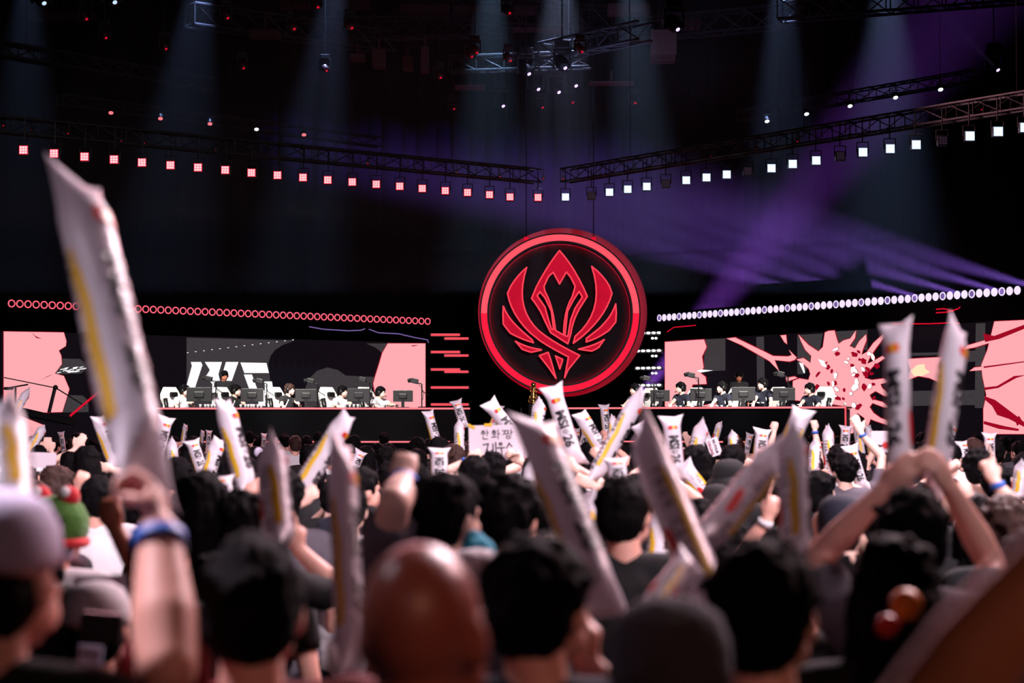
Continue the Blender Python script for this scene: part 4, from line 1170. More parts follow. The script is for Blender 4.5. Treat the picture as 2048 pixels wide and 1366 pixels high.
def stick_master(seed):
    rs = random.Random(seed)
    bm = NB(); seg = 28; N = 44; rings = []
    ss = [0, .004, .01, .02, .03, .045, .06, .08, .1] + [.1 + (SL - .2) * i / 24 for i in range(1, 24)] + [SL - q for q in (.1, .08, .06, .045, .03, .02, .01, .004, 0)]
    for s in ss:
        r = []
        for i in range(seg):
            th = 2 * math.pi * i / seg; p = stick_pt(th, s)
            c = noise.noise(V((p.x * 22 + seed, p.y * 22, s * 16))) * .0022
            end = max(0, 1 - min(s, SL - s) / .12)
            c += math.sin(th * 9 + seed) * .0022 * end * (1 - end) * 4 * .5
            f = 1 + c / SR
            r.append(bm.verts.new((p.x * f, p.y * f, p.z)))
        rings.append(r)
    for k in range(len(rings) - 1):
        for i in range(seg): bm.faces.new((rings[k][i], rings[k][(i + 1) % seg], rings[k + 1][(i + 1) % seg], rings[k + 1][i]))
    bm.faces.new(rings[0]); bm.faces.new(rings[-1])
    bmesh.ops.recalc_face_normals(bm, faces=bm.faces)
    root = fin('cheering_stick', bm, M_stick, smooth=True)
    E = .0022

    def wrap(me_or_bm, s0, th0, dx=1):
        """flat drawing: x runs down the stick, y runs round it"""
        for v in me_or_bm.verts:
            th = th0 + v.co.y / SR; s = s0 - v.co.x
            p = stick_pt(th, s, E + v.co.z); v.co = p

    def slices(b):
        for yv in [i * .012 for i in range(-14, 15)]:
            g = b.verts[:] + b.edges[:] + b.faces[:]
            bmesh.ops.bisect_plane(b, geom=g, plane_co=(0, yv, 0), plane_no=(0, 1, 0))
        return b

    def text(t, size, s0, th0, name, m, bold=.02, maxw=None):
        me = text_mesh(t, size, 0, bold); b = NB(); b.from_mesh(me)
        ys = [v.co.y for v in b.verts]; xs = [v.co.x for v in b.verts]; cy_ = (max(ys) + min(ys)) / 2; W_ = max(xs) - min(xs)
        for v in b.verts:
            v.co.y -= cy_; v.co.x -= min(xs)
            if maxw: v.co.x *= maxw / W_
        slices(b); wrap(b, s0, th0)
        return fin(name, b, m, root)
    F_ = -math.pi / 2
    # front: two overlapping discs and the big event lettering
    b = NB()
    def disc(cx, cyy, r, mi, z=0):
        n0 = len(b.faces); c = b.verts.new((cx, cyy, z)); vs = [b.verts.new((cx + r * math.cos(q * .2618), cyy + r * math.sin(q * .2618), z)) for q in range(24)]
        for q in range(24): b.faces.new((c, vs[q], vs[(q + 1) % 24])).material_index = mi
    disc(.0, -.0115, .0185, 0); disc(.0, .0125, .0185, 1, .0002)
    bb = [(.0155 * math.cos(a), .0005 + .0075 * math.sin(a) * (1)) for a in [q * .5236 for q in range(12)]]
    f = b.faces.new([b.verts.new((x, y, .0005)) for x, y in bb]); f.material_index = 2
    wrap(b, SL - .105, F_); fin('disc_logo', b, [M_lred, M_lora, M_lyel], root)
    text('MSI', .078, SL - .185, F_, 'front_lettering', M_lblk, .045, .135)
    text('26', .078, SL - .375, F_, 'front_numerals', M_lblk, .045, .09)
    b = NB()
    for q in range(24):
        a, c = q * .2618, (q + 1) * .2618
        for r0, r1 in ((.015, .0175), (.007, .009)):
            b.faces.new([b.verts.new((r * math.cos(t), r * math.sin(t), 0)) for r, t in ((r0, a), (r1, a), (r1, c), (r0, c))])
    for q in range(6):
        a = q * 1.047; b.faces.new([b.verts.new((r * math.cos(t), r * math.sin(t), 0)) for r, t in ((.003, a - .3), (.007, a), (.015, a + .12), (.015, a - .12))])
    wrap(b, SL - .348, F_); fin('round_crest', b, M_lblk, root)
    # both flanks: yellow band, red block, spaced slogan letters
    for sd, t in ((0, 'YOUR CALLING'), (1, 'YOUR CALLING')):
        th = F_ + (2.2 if sd == 0 else -2.2)
        sp = '  '.join(t)
        b = NB()
        def strip(pts, mi, z=0.0):
            for (s0, y0, y1), (s1, y2, y3) in zip(pts, pts[1:]):
                n = 5
                for k in range(n):
                    A = y0 + (y1 - y0) * k / n; B = y0 + (y1 - y0) * (k + 1) / n; C = y2 + (y3 - y2) * (k + 1) / n; D = y2 + (y3 - y2) * k / n
                    f = b.faces.new([b.verts.new(q) for q in ((s0, A, z), (s0, B, z), (s1, C, z), (s1, D, z))]); f.material_index = mi
        strip([(.0, .016, .024), (.06, .012, .034), (.12, .02, .042), (.2, .014, .04), (.28, .02, .044), (.34, .016, .04)], 0)
        strip([(.16, -.044, -.040), (.18, -.046, -.02), (.22, -.044, -.016), (.27, -.04, -.014), (.29, -.034, -.026)], 1)
        rs2 = random.Random(seed * 3 + sd)
        for q in range(7):
            s_, y_ = rs2.uniform(0, .34), rs2.uniform(-.04, .03)
            for k in range(3):
                s2, y2 = s_ + rs2.uniform(.01, .03), y_ + rs2.uniform(-.012, .012); strip([(s_, y_ - .0008, y_ + .0008), (s2, y2 - .0008, y2 + .0008)], 2, .0003); s_, y_ = s2, y2
        wrap(b, SL - .16, th); fin('flank_print', b, [M_lyel, M_lred, M_lblk], root)
        text(sp, .036, SL - .16, th, 'flank_lettering', M_lblk, .03, .37)
    return root


MST = [stick_master(1), stick_master(5)]
used_m = [False, False]
SCOUNT = [0]


def stick(top, bot, r, roll, label):
    """top, bot: world points"""
    i = SCOUNT[0] % 2; SCOUNT[0] += 1
    o = MST[i] if not used_m[i] else copy_thing(MST[i]); used_m[i] = True
    d = top - bot; q = d.to_track_quat('Z', 'Y')
    # keep local -Y (the printed front) towards the camera, then roll
    z = d.normalized(); f = (V((0, 0, CAMZ)) - bot); f = (f - z * f.dot(z)).normalized(); y = -f; x = y.cross(z)
    M = Matrix((x, y, z)).transposed() @ Matrix.Rotation(math.radians(roll), 3, 'Z')
    o.rotation_euler = M.to_euler(); o.location = bot; o.scale = (r / SR, r / SR, d.length / SL); o['label'] = label; o['category'] = 'cheering stick'
    return o


# ================================================================ NAMED SPECTATORS
CLEAR = []      # raised hands that nobody nearer may hide
HEADS = []      # (x, y) of people already placed


def fan(label, u, vt, w, hyaw=0, yaw=0, arms=None, hw=.182, sticks=None, **k):
    d = FPX * hw / w
    top = P(u, vt, d); H = min(1.86, max(1.5, top.z))
    base = V((top.x, d, 0)); HEADS.append((top.x, d))
    A = {}
    for side, sp in (arms or {}).items():
        uu, vv, kind = sp[:3]; dd = sp[3] if len(sp) > 3 else .12; pole = sp[4] if len(sp) > 4 else ((1 if side == 'R' else -1) * .35, 1, -.4)
        nrm = sp[5] if len(sp) > 5 else (0, 1, 0)
        ax = None
        if kind == 'grip' and len(sp) > 6: ax = sp[6]
        CLEAR.append((uu, vv + .04 * FPX / d, d))
        A[side] = (P(uu, vv, d + dd), kind, nrm, pole, ax)
    vx = .0085 if d < 5 else .011 if d < 9 else .013
    return person('person', label, base, H, yaw, hyaw, arms=A, vox=k.pop('vox', vx), shoes=True, **k)


ST_PINK = [((-.20, -.05, 1.36), (.20, -.05, 1.36), .012)]
fan('spectator in a pale lilac cap and black shirt, face turned towards the stage centre', -8, 1006, 232, hyaw=-.15, yaw=-.2, skin=M_skin, shirt=M_blk, hair='short', hat=('cap', mat('lilac_cap', (205, 196, 222), .9)), eyes=True, seed=41)
S1B, S1T = (290, 905), (152, 368)
g1 = P(296, 925, 3.72)
fan('black-haired spectator in dark red shirt raising one arm with blue wristband', 505, 1085, 215, arms={'L': (318, 1066, 'grip', -.10, (.30, -1, -.2), (-.2, 1, 0), V((-.25, 0, 1)))}, shirt=M_redc, sleeve=.95, band={'L': 1, 'mat': M_blue}, seed=42, skin=M_skin, ak=1.35)
stick(P(*S1T, 3.85), P(292, 968, 3.40), .050, 55, 'tallest and most blurred cheering stick, held up in front of the ring lights')
stick(P(182, 565, 4.45), P(318, 985, 4.05), .036, 95, 'shadowed twin stick right behind the tallest cheering stick')
fan('bald spectator with shiny tanned head at the front of the view', 845, 1085, 245, hw=.158, hyaw=-.35, hair='bald', skin=M_bald, shirt=M_blk, seed=43)
fan('spectator with thick black hair and black face mask beside the bald man', 1078, 1080, 212, hyaw=-.45, mask=True, shirt=M_navy, seed=44, stripes=ST_PINK, arms={'R': (1175, 1330, 'fist', .25, (1, -.2, -1))})
fan('spectator in a dark grey knitted cap bottom of the view', 1340, 1235, 260, hw=.19, hat=('beanie', mat('charcoal_knit', (46, 42, 52), .95, bump=.8)), shirt=M_grey, seed=45, vox=.009)
fan('black-haired spectator with bare ear in front of the bun-haired woman', 1530, 1092, 225, hyaw=-.35, shirt=M_blk, seed=46)
bun = fan('long-haired spectator with an orange ball hair tie', 1790, 1082, 185, hair='long', shirt=M_blk, seed=47)
bm = NB(); p = P(1812, 1210, 3.62) - bun.location; ell(bm, p, .030, seg=16); fin('hair_tie', bm, mat('orange_ball', (255, 130, 20), .4), bun, True)
bm = NB(); ell(bm, p + V((-.03, .02, -.04)), .022, seg=12); fin('hair_tie', bm, mat('red_ball', (200, 30, 20), .4), bun, True)
fan('spectator in grey shirt holding a cheering stick upright in each hand', 1826, 985, 146, arms={'L': (1764, 985, 'grip', .16, (-.55, .8, -.35), (.6, .8, 0), V((.05, 0, 1))), 'R': (1902, 980, 'grip', .16, (.55, .8, -.4), (-.6, .8, 0), V((-.1, 0, 1)))},
    shirt=M_grey, seed=48, hair='short')
stick(P(1792, 655, 5.5), P(1800, 985, 5.2), .0335, -22, 'tall stick held upright in the left of the two hands above the grey-shirted spectator')
stick(P(1914, 658, 5.5), P(1866, 975, 5.2), .035, 60, 'tall stick leaning outward in the other hand of the grey-shirted spectator')
# very near raised arm at the picture's lower corner
fan('very close spectator whose tanned bare arm rises at the lower corner', 2662, 1340, 520, arms={'L': (2235, 980, 'fist', .08, (-.8, .6, 0))}, skin=mat('brown_skin', (150, 92, 66), .5, sub=.1), shirt=M_blk, sleeve=.12, seed=49, girth=1.05, vox=.009)
fan('spectator in grey sleeve punching one fist up, blue band on the wrist', 893, 952, 132, hyaw=-.7, arms={'L': (808, 960, 'fist', .10, (-.1, -.9, -.5), (0, 1, 0))}, shirt=M_grey, sleeve=.8, band={'L': 1}, skin=M_skin3, seed=50, ak=1.2)
fan('curly-haired spectator below the handwritten sign', 1020, 962, 118, hair='curly', hyaw=-.4, shirt=M_blk, seed=51)
fan('spectator half hidden behind the long crossed stick, ear showing', 1108, 968, 92, hyaw=-.6, shirt=M_blk, seed=52)
fan('broad-shouldered spectator in plain black T-shirt with bare neck', 1250, 958, 112, hyaw=-.4, shirt=M_blk, girth=1.08, seed=53, hair='short')
fan('short-haired spectator in profile beside the thin blurred stick', 722, 938, 72, hyaw=-1.0, shirt=M_navy, seed=54, eyes=True)
fan('long-haired spectator behind the hands with folded fingers', 402, 948, 112, hair='long', shirt=M_blk, seed=55, arms={'R': (448, 1100, 'open', .2, (1, -.3, -1))})
fan('dark-haired spectator in front of the white stick top', 480, 985, 112, hair='bob', shirt=M_blk, seed=56, arms={'R': (598, 1100, 'point', .2, (1, 0, -1))})
fan('spectator in a white shirt seen from behind near the big raised arm', 196, 955, 74, shirt=M_white, girth=1.05, seed=57, arms={'L': (160, 985, 'fist', .1)})
fan('bare-armed spectator with clenched fist, arm tanned orange', 318, 1040, 130, arms={'L': (232, 1062, 'fist', .2, (.2, -.4, -1))}, skin=M_skin2, shirt=M_blk, seed=58)
fan('spectator wearing a green plush hat with two red bobbles, behind the lilac cap', 112, 1010, 104, hat=('frog', 0), hair='short', hyaw=-.3, shirt=M_white, seed=59)
fan('spectator wearing a green plush hat with red bobbles between dark heads', 342, 1003, 52, hat=('frog', 0), hyaw=.2, shirt=M_grey, seed=60)
fan('spectator in a white cap with navy peak looking sideways', 62, 924, 46, hyaw=-1.2, hat=('cap', M_white, M_navy), shirt=M_blk, seed=61, eyes=True)
fan('spectator with parted hair seen sideways behind the hands with fists', 1641, 944, 62, hyaw=-.9, hair='bob', seed=62, arms={'L': (1645, 1062, 'fist', .3, (-.4, 0, -1))}, skin=M_skin3)
fan('spectator in a dark navy cap with one fist beside the head', 1684, 1005, 96, hat=('beanie', M_navy), hyaw=-.3, shirt=M_navy, seed=63, arms={'R': (1712, 1068, 'fist', .15, (.6, 0, -1)), 'L': (1640, 1075, 'fist', .15, (-.6, 0, -1))}, skin=M_skin3)
fan('black-haired spectator in front of the green plush hats', 1400, 1000, 84, hair='short', seed=64, hyaw=-.4)
fan('spectator in black bucket hat with face turned down', 1462, 925, 62, hat=('bucket', M_blk), hyaw=-1.0, seed=65, skin=M_skin2)
fan('spectator in round black cap with a white badge', 1432, 975, 66, hat=('cap', M_blk, M_white), hyaw=.5, seed=66)
fan('spectator raising one open hand with pale wristband', 1560, 1060, 98, hyaw=.2, arms={'L': (1535, 1040, 'point', .15, (-.6, 0, -1))}, band={'L': 1, 'mat': M_white}, seed=67)
fan('long-haired spectator with both hands clasped overhead', 1955, 998, 96, hair='long', seed=68, arms={'L': (1895, 1035, 'open', .15, (-.8, 0, -.6)), 'R': (1990, 965, 'point', .25, (.8, 0, -.6))}, band={'R': 1}, skin=M_skin3)
fan('curly brown-haired spectator at the edge of the view', 2010, 1003, 104, hair='curly', hmat=M_hairb, seed=69, shirt=M_blk)
fan('dark-haired spectator under the left held-up pair of sticks', 1838, 1052, 60, hair='short', seed=70, shirt=M_grey)
fan('spectator clapping both hands overhead, blue band on one wrist', 140, 905, 42, arms={'R': (176, 918, 'open', .2, (.9, 0, -.4)), 'L': (150, 900, 'open', .2, (-.9, 0, -.4))}, band={'R': 1}, seed=71, skin=M_skin3)
fan('spectator raising both open palms in front of the rose panel', 96, 908, 36, arms={'R': (103, 905, 'open', .2), 'L': (89, 905, 'open', .2)}, seed=72, skin=M_skin3)
fan('spectator with brown hair and white headset band', 372, 893, 36, hair='long', hmat=M_hairb, hat=('headband', M_white), seed=73, arms={'L': (370, 925, 'open', .2), 'R': (380, 925, 'open', .2)}, skin=M_skin3)
fan('spectator in a hat with two round lilac ears', 530, 905, 40, hat=('ears', mat('lilac_plush', (200, 190, 215), .95)), hair='bob', seed=74)
fan('spectator raising a bent bare forearm beside the burst', 1712, 905, 46, arms={'R': (1722, 868, 'open', .1, (1, -.1, -.4)), }, band={'R': 1}, seed=75, skin=M_skin3, shirt=M_grey)
fan('spectator filming with both hands raised before the burst', 1770, 905, 38, arms={'R': (1795, 900, 'grip', .2), 'L': (1752, 893, 'fist', .2)}, seed=76, skin=M_skin3)
fan('spectator with bare arm and clenched fist nearest to the angled desk', 1560, 905, 40, arms={'L': (1549, 862, 'fist', .1)}, seed=77, skin=M_skin3)
fan('spectator punching up a fist with a narrow blue wristband', 1610, 905, 40, arms={'R': (1629, 858, 'fist', .1)}, band={'R': 1}, seed=78, skin=M_skin3)
fan('far spectator holding up a small fist below the rose desk strip', 1300, 895, 28, arms={'R': (1307, 865, 'fist', .1)}, seed=79, skin=M_skin3)
fan('far spectator with a relaxed raised hand beside the wide white stick', 1368, 898, 30, arms={'R': (1374, 888, 'open', .1)}, seed=80, skin=M_skin3)
fan('far spectator in red and green plush hat', 1392, 898, 34, hat=('frog', 0), seed=81, hyaw=.4, shirt=M_grey)
fan('far spectator in second red and green plush hat, nearer', 1412, 915, 40, hat=('frog', 0), seed=82, hyaw=-.3, shirt=M_blk)
fan('far spectator in green plush hat next to the black M lettering', 1376, 905, 30, hat=('frog', 0), seed=83, shirt=M_blk)
fan('spectator holding up a dark phone, blue band on the wrist', 1462, 930, 38, arms={'L': (1445, 935, 'grip', .15)}, band={'L': 1}, seed=84)
fan('spectator with a small fist beside the blurred white stick', 665, 965, 60, arms={'L': (650, 1020, 'fist', .1)}, seed=85, skin=M_skin3)
fan('spectator gripping the thin blurred stick with both hands', 735, 1150, 80, hw=.19, arms={'L': (705, 1375, 'grip', .25, (-.6, 0, -1), (0, -1, 0), V((0, 0, 1)))}, seed=86, skin=M_skin2, hair='short')
stick(P(682, 893, 4.7), P(703, 1345, 4.35), .034, 62, 'thin blurred stick standing upright between the white-lettered wall and the bald man')
fan('spectator with white shirt and black shoulder, gripping the long crossed stick', 1195, 1130, 90, arms={'R': (1255, 1225, 'fist', .15, (.6, 0, -1), (0, 1, 0))}, band={'R': 1}, seed=87, skin=M_skin3, sleeve=.6, shirt=M_white, hair='short')
stick(P(1068, 848, 4.95), P(1212, 1225, 4.45), .047, 40, 'large blurred stick slanting down towards the curly-haired spectator')
stick(P(1282, 862, 4.75), P(1440, 1250, 4.3), .044, 120, 'large dim stick slanting across the front of the broad-shouldered spectator')
stick(P(1380, 1120, 4.3), P(1290, 1240, 4.1), .030, 200, 'yellow-edged stick end low behind the grey knitted cap')
stick(P(541, 893, 5.4), P(560, 1100, 5.2), .042, 95, 'blurred rounded stick under the two-eared hat')
stick(P(1583, 862, 4.9), P(1592, 1130, 4.7), .036, 95, 'dim vertical stick crossing the slanted one near the desk corner')
stick(P(1566, 892, 5.1), P(1398, 1098, 4.8), .040, 260, 'dim stick slanting down to the black-haired spectator')
stick(P(5, 835, 3.7), P(20, 1035, 3.5), .045, 110, 'cut-off blurred stick at the edge of the view above the lilac cap')
# ---- sticks with a holder each: top, bottom, width, roll, stick label, holder extra
TS = [((1104, 776), (1150, 918), 33, 0, 'sharp stick with the full black MSI 26 lettering under the emblem', 1), ((1080, 800), (1070, 880), 27, 80, 'plain side of a stick beside the lettered one under the emblem', 0),
      ((1283, 784), (1188, 955), 34, 75, 'long stick with yellow and red print leaning over the desk corner', 1), ((447, 806), (492, 970), 42, 62, 'stick with YOUR CALLING print in front of the second player', 1),
      ((694, 834), (598, 985), 42, 62, 'slanted stick with red block in front of the fourth player', 1), ((333, 836), (316, 905), 26, 20, 'short white stick left of the headset wearer', 0), ((196, 836), (228, 925), 27, 50, 'stick with yellow band and black letters beside the big arm', 1),
      ((58, 778), (10, 856), 17, 95, 'thin stick raised in front of the rose panel and crane', 1), ((88, 852), (58, 905), 19, 85, 'dull stick lying slanted under the camera crane', 1), ((122, 865), (128, 905), 10, 0, 'tiny stick beside the clapping hands', 1),
      ((371, 850), (366, 885), 11, 60, 'tiny yellow-printed stick by the headset wearer', 1), ((342, 878), (352, 960), 22, 100, 'white stick touching the headset wearer', 1), ((384, 882), (404, 942), 24, 15, 'stick with mirrored black print next to the headset wearer', 1),
      ((437, 880), (412, 965), 30, 60, 'bent white stick with yellow edge under the YOUR stick', 1), ((440, 955), (446, 1005), 44, 0, 'blurred white stick top with orange discs among dark hair', 0), ((528, 868), (527, 905), 9, 10, 'tiny stick above the two-eared hat', 1),
      ((552, 875), (549, 912), 9, 80, 'tiny plain stick beside the two-eared hat', 1), ((722, 903), (704, 945), 20, 20, 'white stick top with small orange discs beside the profile head', 1), ((856, 824), (876, 895), 19, 30, 'white stick beside the raised fist', 1),
      ((912, 802), (926, 845), 18, 0, 'stick with flared top crossing the lowest light bar', 0), ((918, 840), (920, 930), 21, 90, 'crackled white stick beside the handwritten sign', 1), ((879, 898), (879, 955), 32, 0, 'wide white stick with the letter M under the raised fist', 1),
      ((903, 906), (898, 950), 14, 30, 'small white stick touching the wide M stick', 1), ((978, 806), (1056, 905), 27, 25, 'stick lying across the corner of the handwritten sign', 1), ((1000, 812), (985, 850), 14, 150, 'stick tip poking out behind the one crossing the sign', 0),
      ((955, 860), (966, 975), 23, 0, 'upright stick reading MSI in front of the handwritten sign', 1), ((1031, 932), (1038, 985), 21, 20, 'small white stick below the handwritten sign', 1), ((1068, 912), (1050, 1085), 34, 95, 'long white stick between the curly head and the crossed stick', 0),
      ((1160, 828), (1206, 905), 28, 45, 'stick with orange discs leaning towards the long yellow one', 1), ((1208, 811), (1214, 868), 17, 20, 'slim stick with disc print below the desk strip', 1), ((1226, 832), (1222, 880), 16, 70, 'slim darker stick beside the slim white one', 1),
      ((1153, 858), (1156, 900), 12, 30, 'small stick with Y print near the MSI 26 stick', 1), ((1172, 862), (1162, 905), 14, 0, 'small tilted stick near the MSI 26 stick', 1), ((1278, 848), (1305, 905), 30, 150, 'glossy white stick top behind the large dim stick', 1),
      ((1342, 836), (1352, 945), 34, 8, 'straight white stick with flared top and orange discs below the angled desk', 1), ((1406, 843), (1378, 960), 30, 85, 'crackled pointed stick beside the green plush hats', 1), ((1416, 865), (1408, 930), 16, 80, 'lilac shadowed stick behind the pointed one', 0),
      ((1232, 918), (1238, 980), 38, 5, 'short wide stick top over the broad-shouldered spectator', 1), ((1182, 985), (1192, 1105), 46, 100, 'glaring white stick in front of the broad-shouldered spectator', 0), ((1366, 930), (1420, 1005), 32, 160, 'bent stick with black and yellow print pointing down', 1),
      ((1322, 1018), (1312, 1142), 44, 62, 'stick with red block and YOUR print held low', 0), ((1467, 864), (1465, 912), 21, 75, 'white stick with pointed tip in front of the lower rose strip', 1), ((1525, 860), (1518, 925), 26, 12, 'white stick with flared top and yellow print', 1),
      ((1606, 822), (1562, 925), 38, 150, 'blurred white stick tip leaning by the desk corner', 0), ((1631, 882), (1628, 945), 24, 80, 'plain white stick below the fist with narrow band', 1), ((1655, 853), (1661, 950), 23, 100, 'plain white stick before the black desk end', 1),
      ((1692, 853), (1689, 905), 19, 0, 'white stick with M print against the rose burst', 1), ((1700, 893), (1724, 975), 25, 15, 'white stick with fine black print slanting under the burst', 1), ((1714, 845), (1722, 905), 18, 100, 'grey stick in the hand with bent forearm', 0),
      ((1736, 852), (1744, 915), 15, 60, 'grey stick before the splatter drops', 1), ((1900, 842), (1888, 928), 29, 75, 'stick with CALLING print behind the tall outward stick', 1), ((1922, 884), (1932, 930), 22, 40, 'short tilted stick behind the clasped hands', 1),
      ((1979, 868), (1980, 928), 21, 10, 'upright stick with flared top below the big rose panel', 1), ((2046, 925), (2036, 990), 30, 80, 'lilac stick end at the edge of the crowd', 1), ((1440, 845), (1430, 880), 14, 110, 'stick tip behind the small grey sign', 0),
      ((1500, 868), (1492, 905), 13, 20, 'tiny bright stick left of the flared one', 1), ((405, 862), (403, 895), 9, 60, 'tiny pale stick behind the mirrored print one', 1), ((418, 862), (416, 895), 10, 10, 'tiny pale stick under the desk end', 1)]
rh = random.Random(21)
hs = ['short', 'short', 'fringe', 'bob', 'curly', 'long', 'short']
shm = [M_blk, M_blk, M_navy, M_grey, M_white, M_blk]
shn = {M_blk.name: 'black', M_navy.name: 'navy', M_grey.name: 'grey', M_white.name: 'white'}
for i, (t, b, w, roll, lab, hold) in enumerate(TS):
    rad = .047 if w > 16 else .040
    d = FPX * 2 * rad / w; d = min(d, 34)
    rad = w * d / FPX / 2
    tp_, bp = P(*t, d + .04), P(*b, d)
    L = (tp_ - bp).length
    ext = bp - (tp_ - bp).normalized() * (.03 if hold else 0.06)
    stick(tp_, ext, rad, roll, lab)
    if hold:
        side = 'R' if rh.random() < .6 else 'L'; sx = 1 if side == 'R' else -1
        H = rh.uniform(1.62, 1.76); reach = bp.z - (H * .815)
        H = max(H, min(1.82, (bp.z - .42) / .815)); H = min(H, 1.80)
        base = V((bp.x - sx * rh.uniform(.14, .26), d - rh.uniform(.18, .3), 0))
        HEADS.append((base.x, base.y)); CLEAR.append((b[0], b[1] + .11 * FPX / d, d))
        k = rh.randrange(7); sm = shm[rh.randrange(6)]
        wr = bp + V((0, -.055, -.05))
        person('person', f'spectator in {shn[sm.name]} holding the {lab}'[:400] if len(lab.split()) < 12 else f'spectator in {shn[sm.name]} holding the {" ".join(lab.split()[:11])}', base, H, rh.uniform(-.2, .2), rh.uniform(-.5, .5), arms={side: (wr, 'grip', (0, 1, 0), (sx * .9, -.2, -.6), (tp_ - bp).normalized())},
               vox=.0095 if d < 9 else .0125 if d < 16 else .015, shirt=sm, hair=hs[k], skin=M_skin3 if rh.random() < .6 else M_skin, seed=100 + i, hmat=M_hair if rh.random() < .85 else M_hairb, shoes=True)

# ================================================================ SIGNS, PHONES AND SMALL THINGS HELD UP
def board(u0, v0, u1, v1, d, tilt, label, mats, name='handwritten_sign', th=.006, cat='sign'):
    a, b = P((u0 + u1) / 2, (v0 + v1) / 2, d), None
    w, h = (u1 - u0) * d / FPX, (v1 - v0) * d / FPX
    r = empty(name, a); r.rotation_euler = (0, math.radians(tilt), 0); tag(r, label, cat)
    bm = NB(); box(bm, (0, 0, 0), (w, th, h)); fin('board', bm, mats, r)
    return r, w, h


def btext(r, t, size, x, z, m, bold=.02, rot=0, name='writing', y=-.005, maxw=None):
    me = text_mesh(t, size, .0004, bold)
    xs = [v.co.x for v in me.vertices]; ys = [v.co.y for v in me.vertices]
    cx, cz = (max(xs) + min(xs)) / 2, (max(ys) + min(ys)) / 2; k = (maxw / (max(xs) - min(xs))) if maxw else 1
    c, s = math.cos(rot), math.sin(rot)
    for v in me.vertices:
        px, pz = (v.co.x - cx) * k, (v.co.y - cz) * k
        v.co = V((x + px * c - pz * s, y - v.co.z, z + px * s + pz * c))
    return link(name, me, [m], r)


def strokes(r, lst, w, sx, sz, x0, z0, m, name):
    bm = NB()
    for s in lst:
        pts = [V((x0 + a * sx, -.006, z0 - b * sz)) for a, b in s]
        for p, q in zip(pts, pts[1:]): caps(bm, p, q, w, w * .8, 6)
    return fin(name, bm, m, r)


sg, w, h = board(938, 850, 1046, 920, 13.2, -1.5, 'white sign with handwritten black letters and yellow taped corners', M_paper)
def circ(cx, cy_, r): return [(cx + r * math.cos(a * .785), cy_ + r * math.sin(a * .785)) for a in range(9)]
row1 = [circ(.06, .30, .10), [(-.02, .12), (.14, .12)], [(.06, .04), (.06, .12)], [(.28, .0), (.28, .55)], [(.28, .26), (.38, .26)], [(.05, .6), (.05, .85), (.32, .85)],
        [(.62, .05), (.74, .05)], [(.55, .18), (.82, .16)], circ(.69, .36, .1), [(.69, .48), (.69, .66)], [(.54, .7), (.84, .68)], [(.92, .0), (.92, .9)], [(.92, .4), (1.02, .4)],
        [(1.16, .12), (1.36, .1), (1.2, .5)], [(1.27, .3), (1.4, .5)], [(1.36, .12), (1.52, .1), (1.42, .5)], [(1.48, .3), (1.56, .45)], [(1.66, .0), (1.66, .55)], [(1.66, .28), (1.76, .28)], circ(1.5, .75, .13)]
strokes(sg, row1, .0028, .115, .07, -.09, .085, M_lblk, 'upper_writing')
row2 = [[(.0, .12), (.3, .06), (.22, .4), (.05, .85)], [(.2, .45), (.42, .8)], [(.42, .55), (.56, .5)], [(.56, .08), (.56, .9)], [(.72, .0), (.74, .95)],
        circ(1.0, .1, .08), [(.82, .36), (1.24, .34)], [(1.04, .36), (1.08, .92)], [(1.5, .05), (1.34, .38)], [(1.5, .1), (1.66, .3)], [(1.32, .68), (1.9, .66)]]
strokes(sg, row2, .0042, .115, .10, -.085, .0, M_lblk, 'lower_writing')
for i, (x, z) in enumerate([(-.16, .11), (.16, .12), (0, -.115), (-.05, .118)]):
    bm = NB(); box(bm, (x, -.005, z), (.05, .004, .018), rot=Quaternion((0, 1, 0), [.5, -.6, 0, 0][i])); fin('tape', bm, M_lyel, sg)
p0 = sg.location
CLEAR += [(u_, 935, 13.2) for u_ in (955, 985, 1015, 1040)]
HEADS.append((p0.x, p0.y))
person('person', 'spectator holding the handwritten sign up with both hands, blue band on wrist', V((p0.x - .02, p0.y - .15, 0)), 1.70, arms={'L': (p0 + V((-.19, -.02, -.12)), 'grip', (1, 0, 0), (-1, 0, -.6), V((0, 0, 1))), 'R': (p0 + V((.17, -.02, -.13)), 'grip', (-1, 0, 0), (1, 0, -.6), V((0, 0, 1)))}, vox=.011, band={'L': 1}, seed=300, skin=M_skin3)
sg2, w, h = board(1416, 876, 1440, 912, 16.5, -18, 'small grey card with bold black print held beside the plush hats', M_paper)
btext(sg2, 'RE-YOUR', .045, .012, .0, M_lblk, .03, -1.57, maxw=.12)
btext(sg2, 'CALLING', .04, -.028, -.0, M_redc, .03, -1.57, maxw=.12, name='red_writing')
fan_, w, h = board(1742, 862, 1792, 905, 17.2, 0, 'round-topped white fan with a red burst print', M_paper, name='paper_fan')
bm = NB(); pts = []
for i in range(24):
    a = i * .2618; r_ = .042 if i % 2 else .020; pts.append(V((.02 + r_ * math.cos(a), -.006, -.03 + r_ * math.sin(a))))
prism(bm, pts, V((0, -.002, 0))); fin('burst_print', bm, M_lred, fan_)
bm = NB(); box(bm, (.01, -.006, -.035), (.17, .002, .012)); box(bm, (-.055, -.006, -.038), (.05, .002, .024)); fin('dark_print', bm, M_lblk, fan_)
sg3, w, h = board(60, 905, 112, 936, 14.5, 2, 'plain grey card held flat among spectators under the crane', M_paper, name='paper_card')
sg5, w, h = board(150, 1152, 250, 1235, 5.2, -3, 'blurred grey card with thick black figures low beside the raised arm', mat('grey_card', (190, 165, 180), .8), name='paper_card')
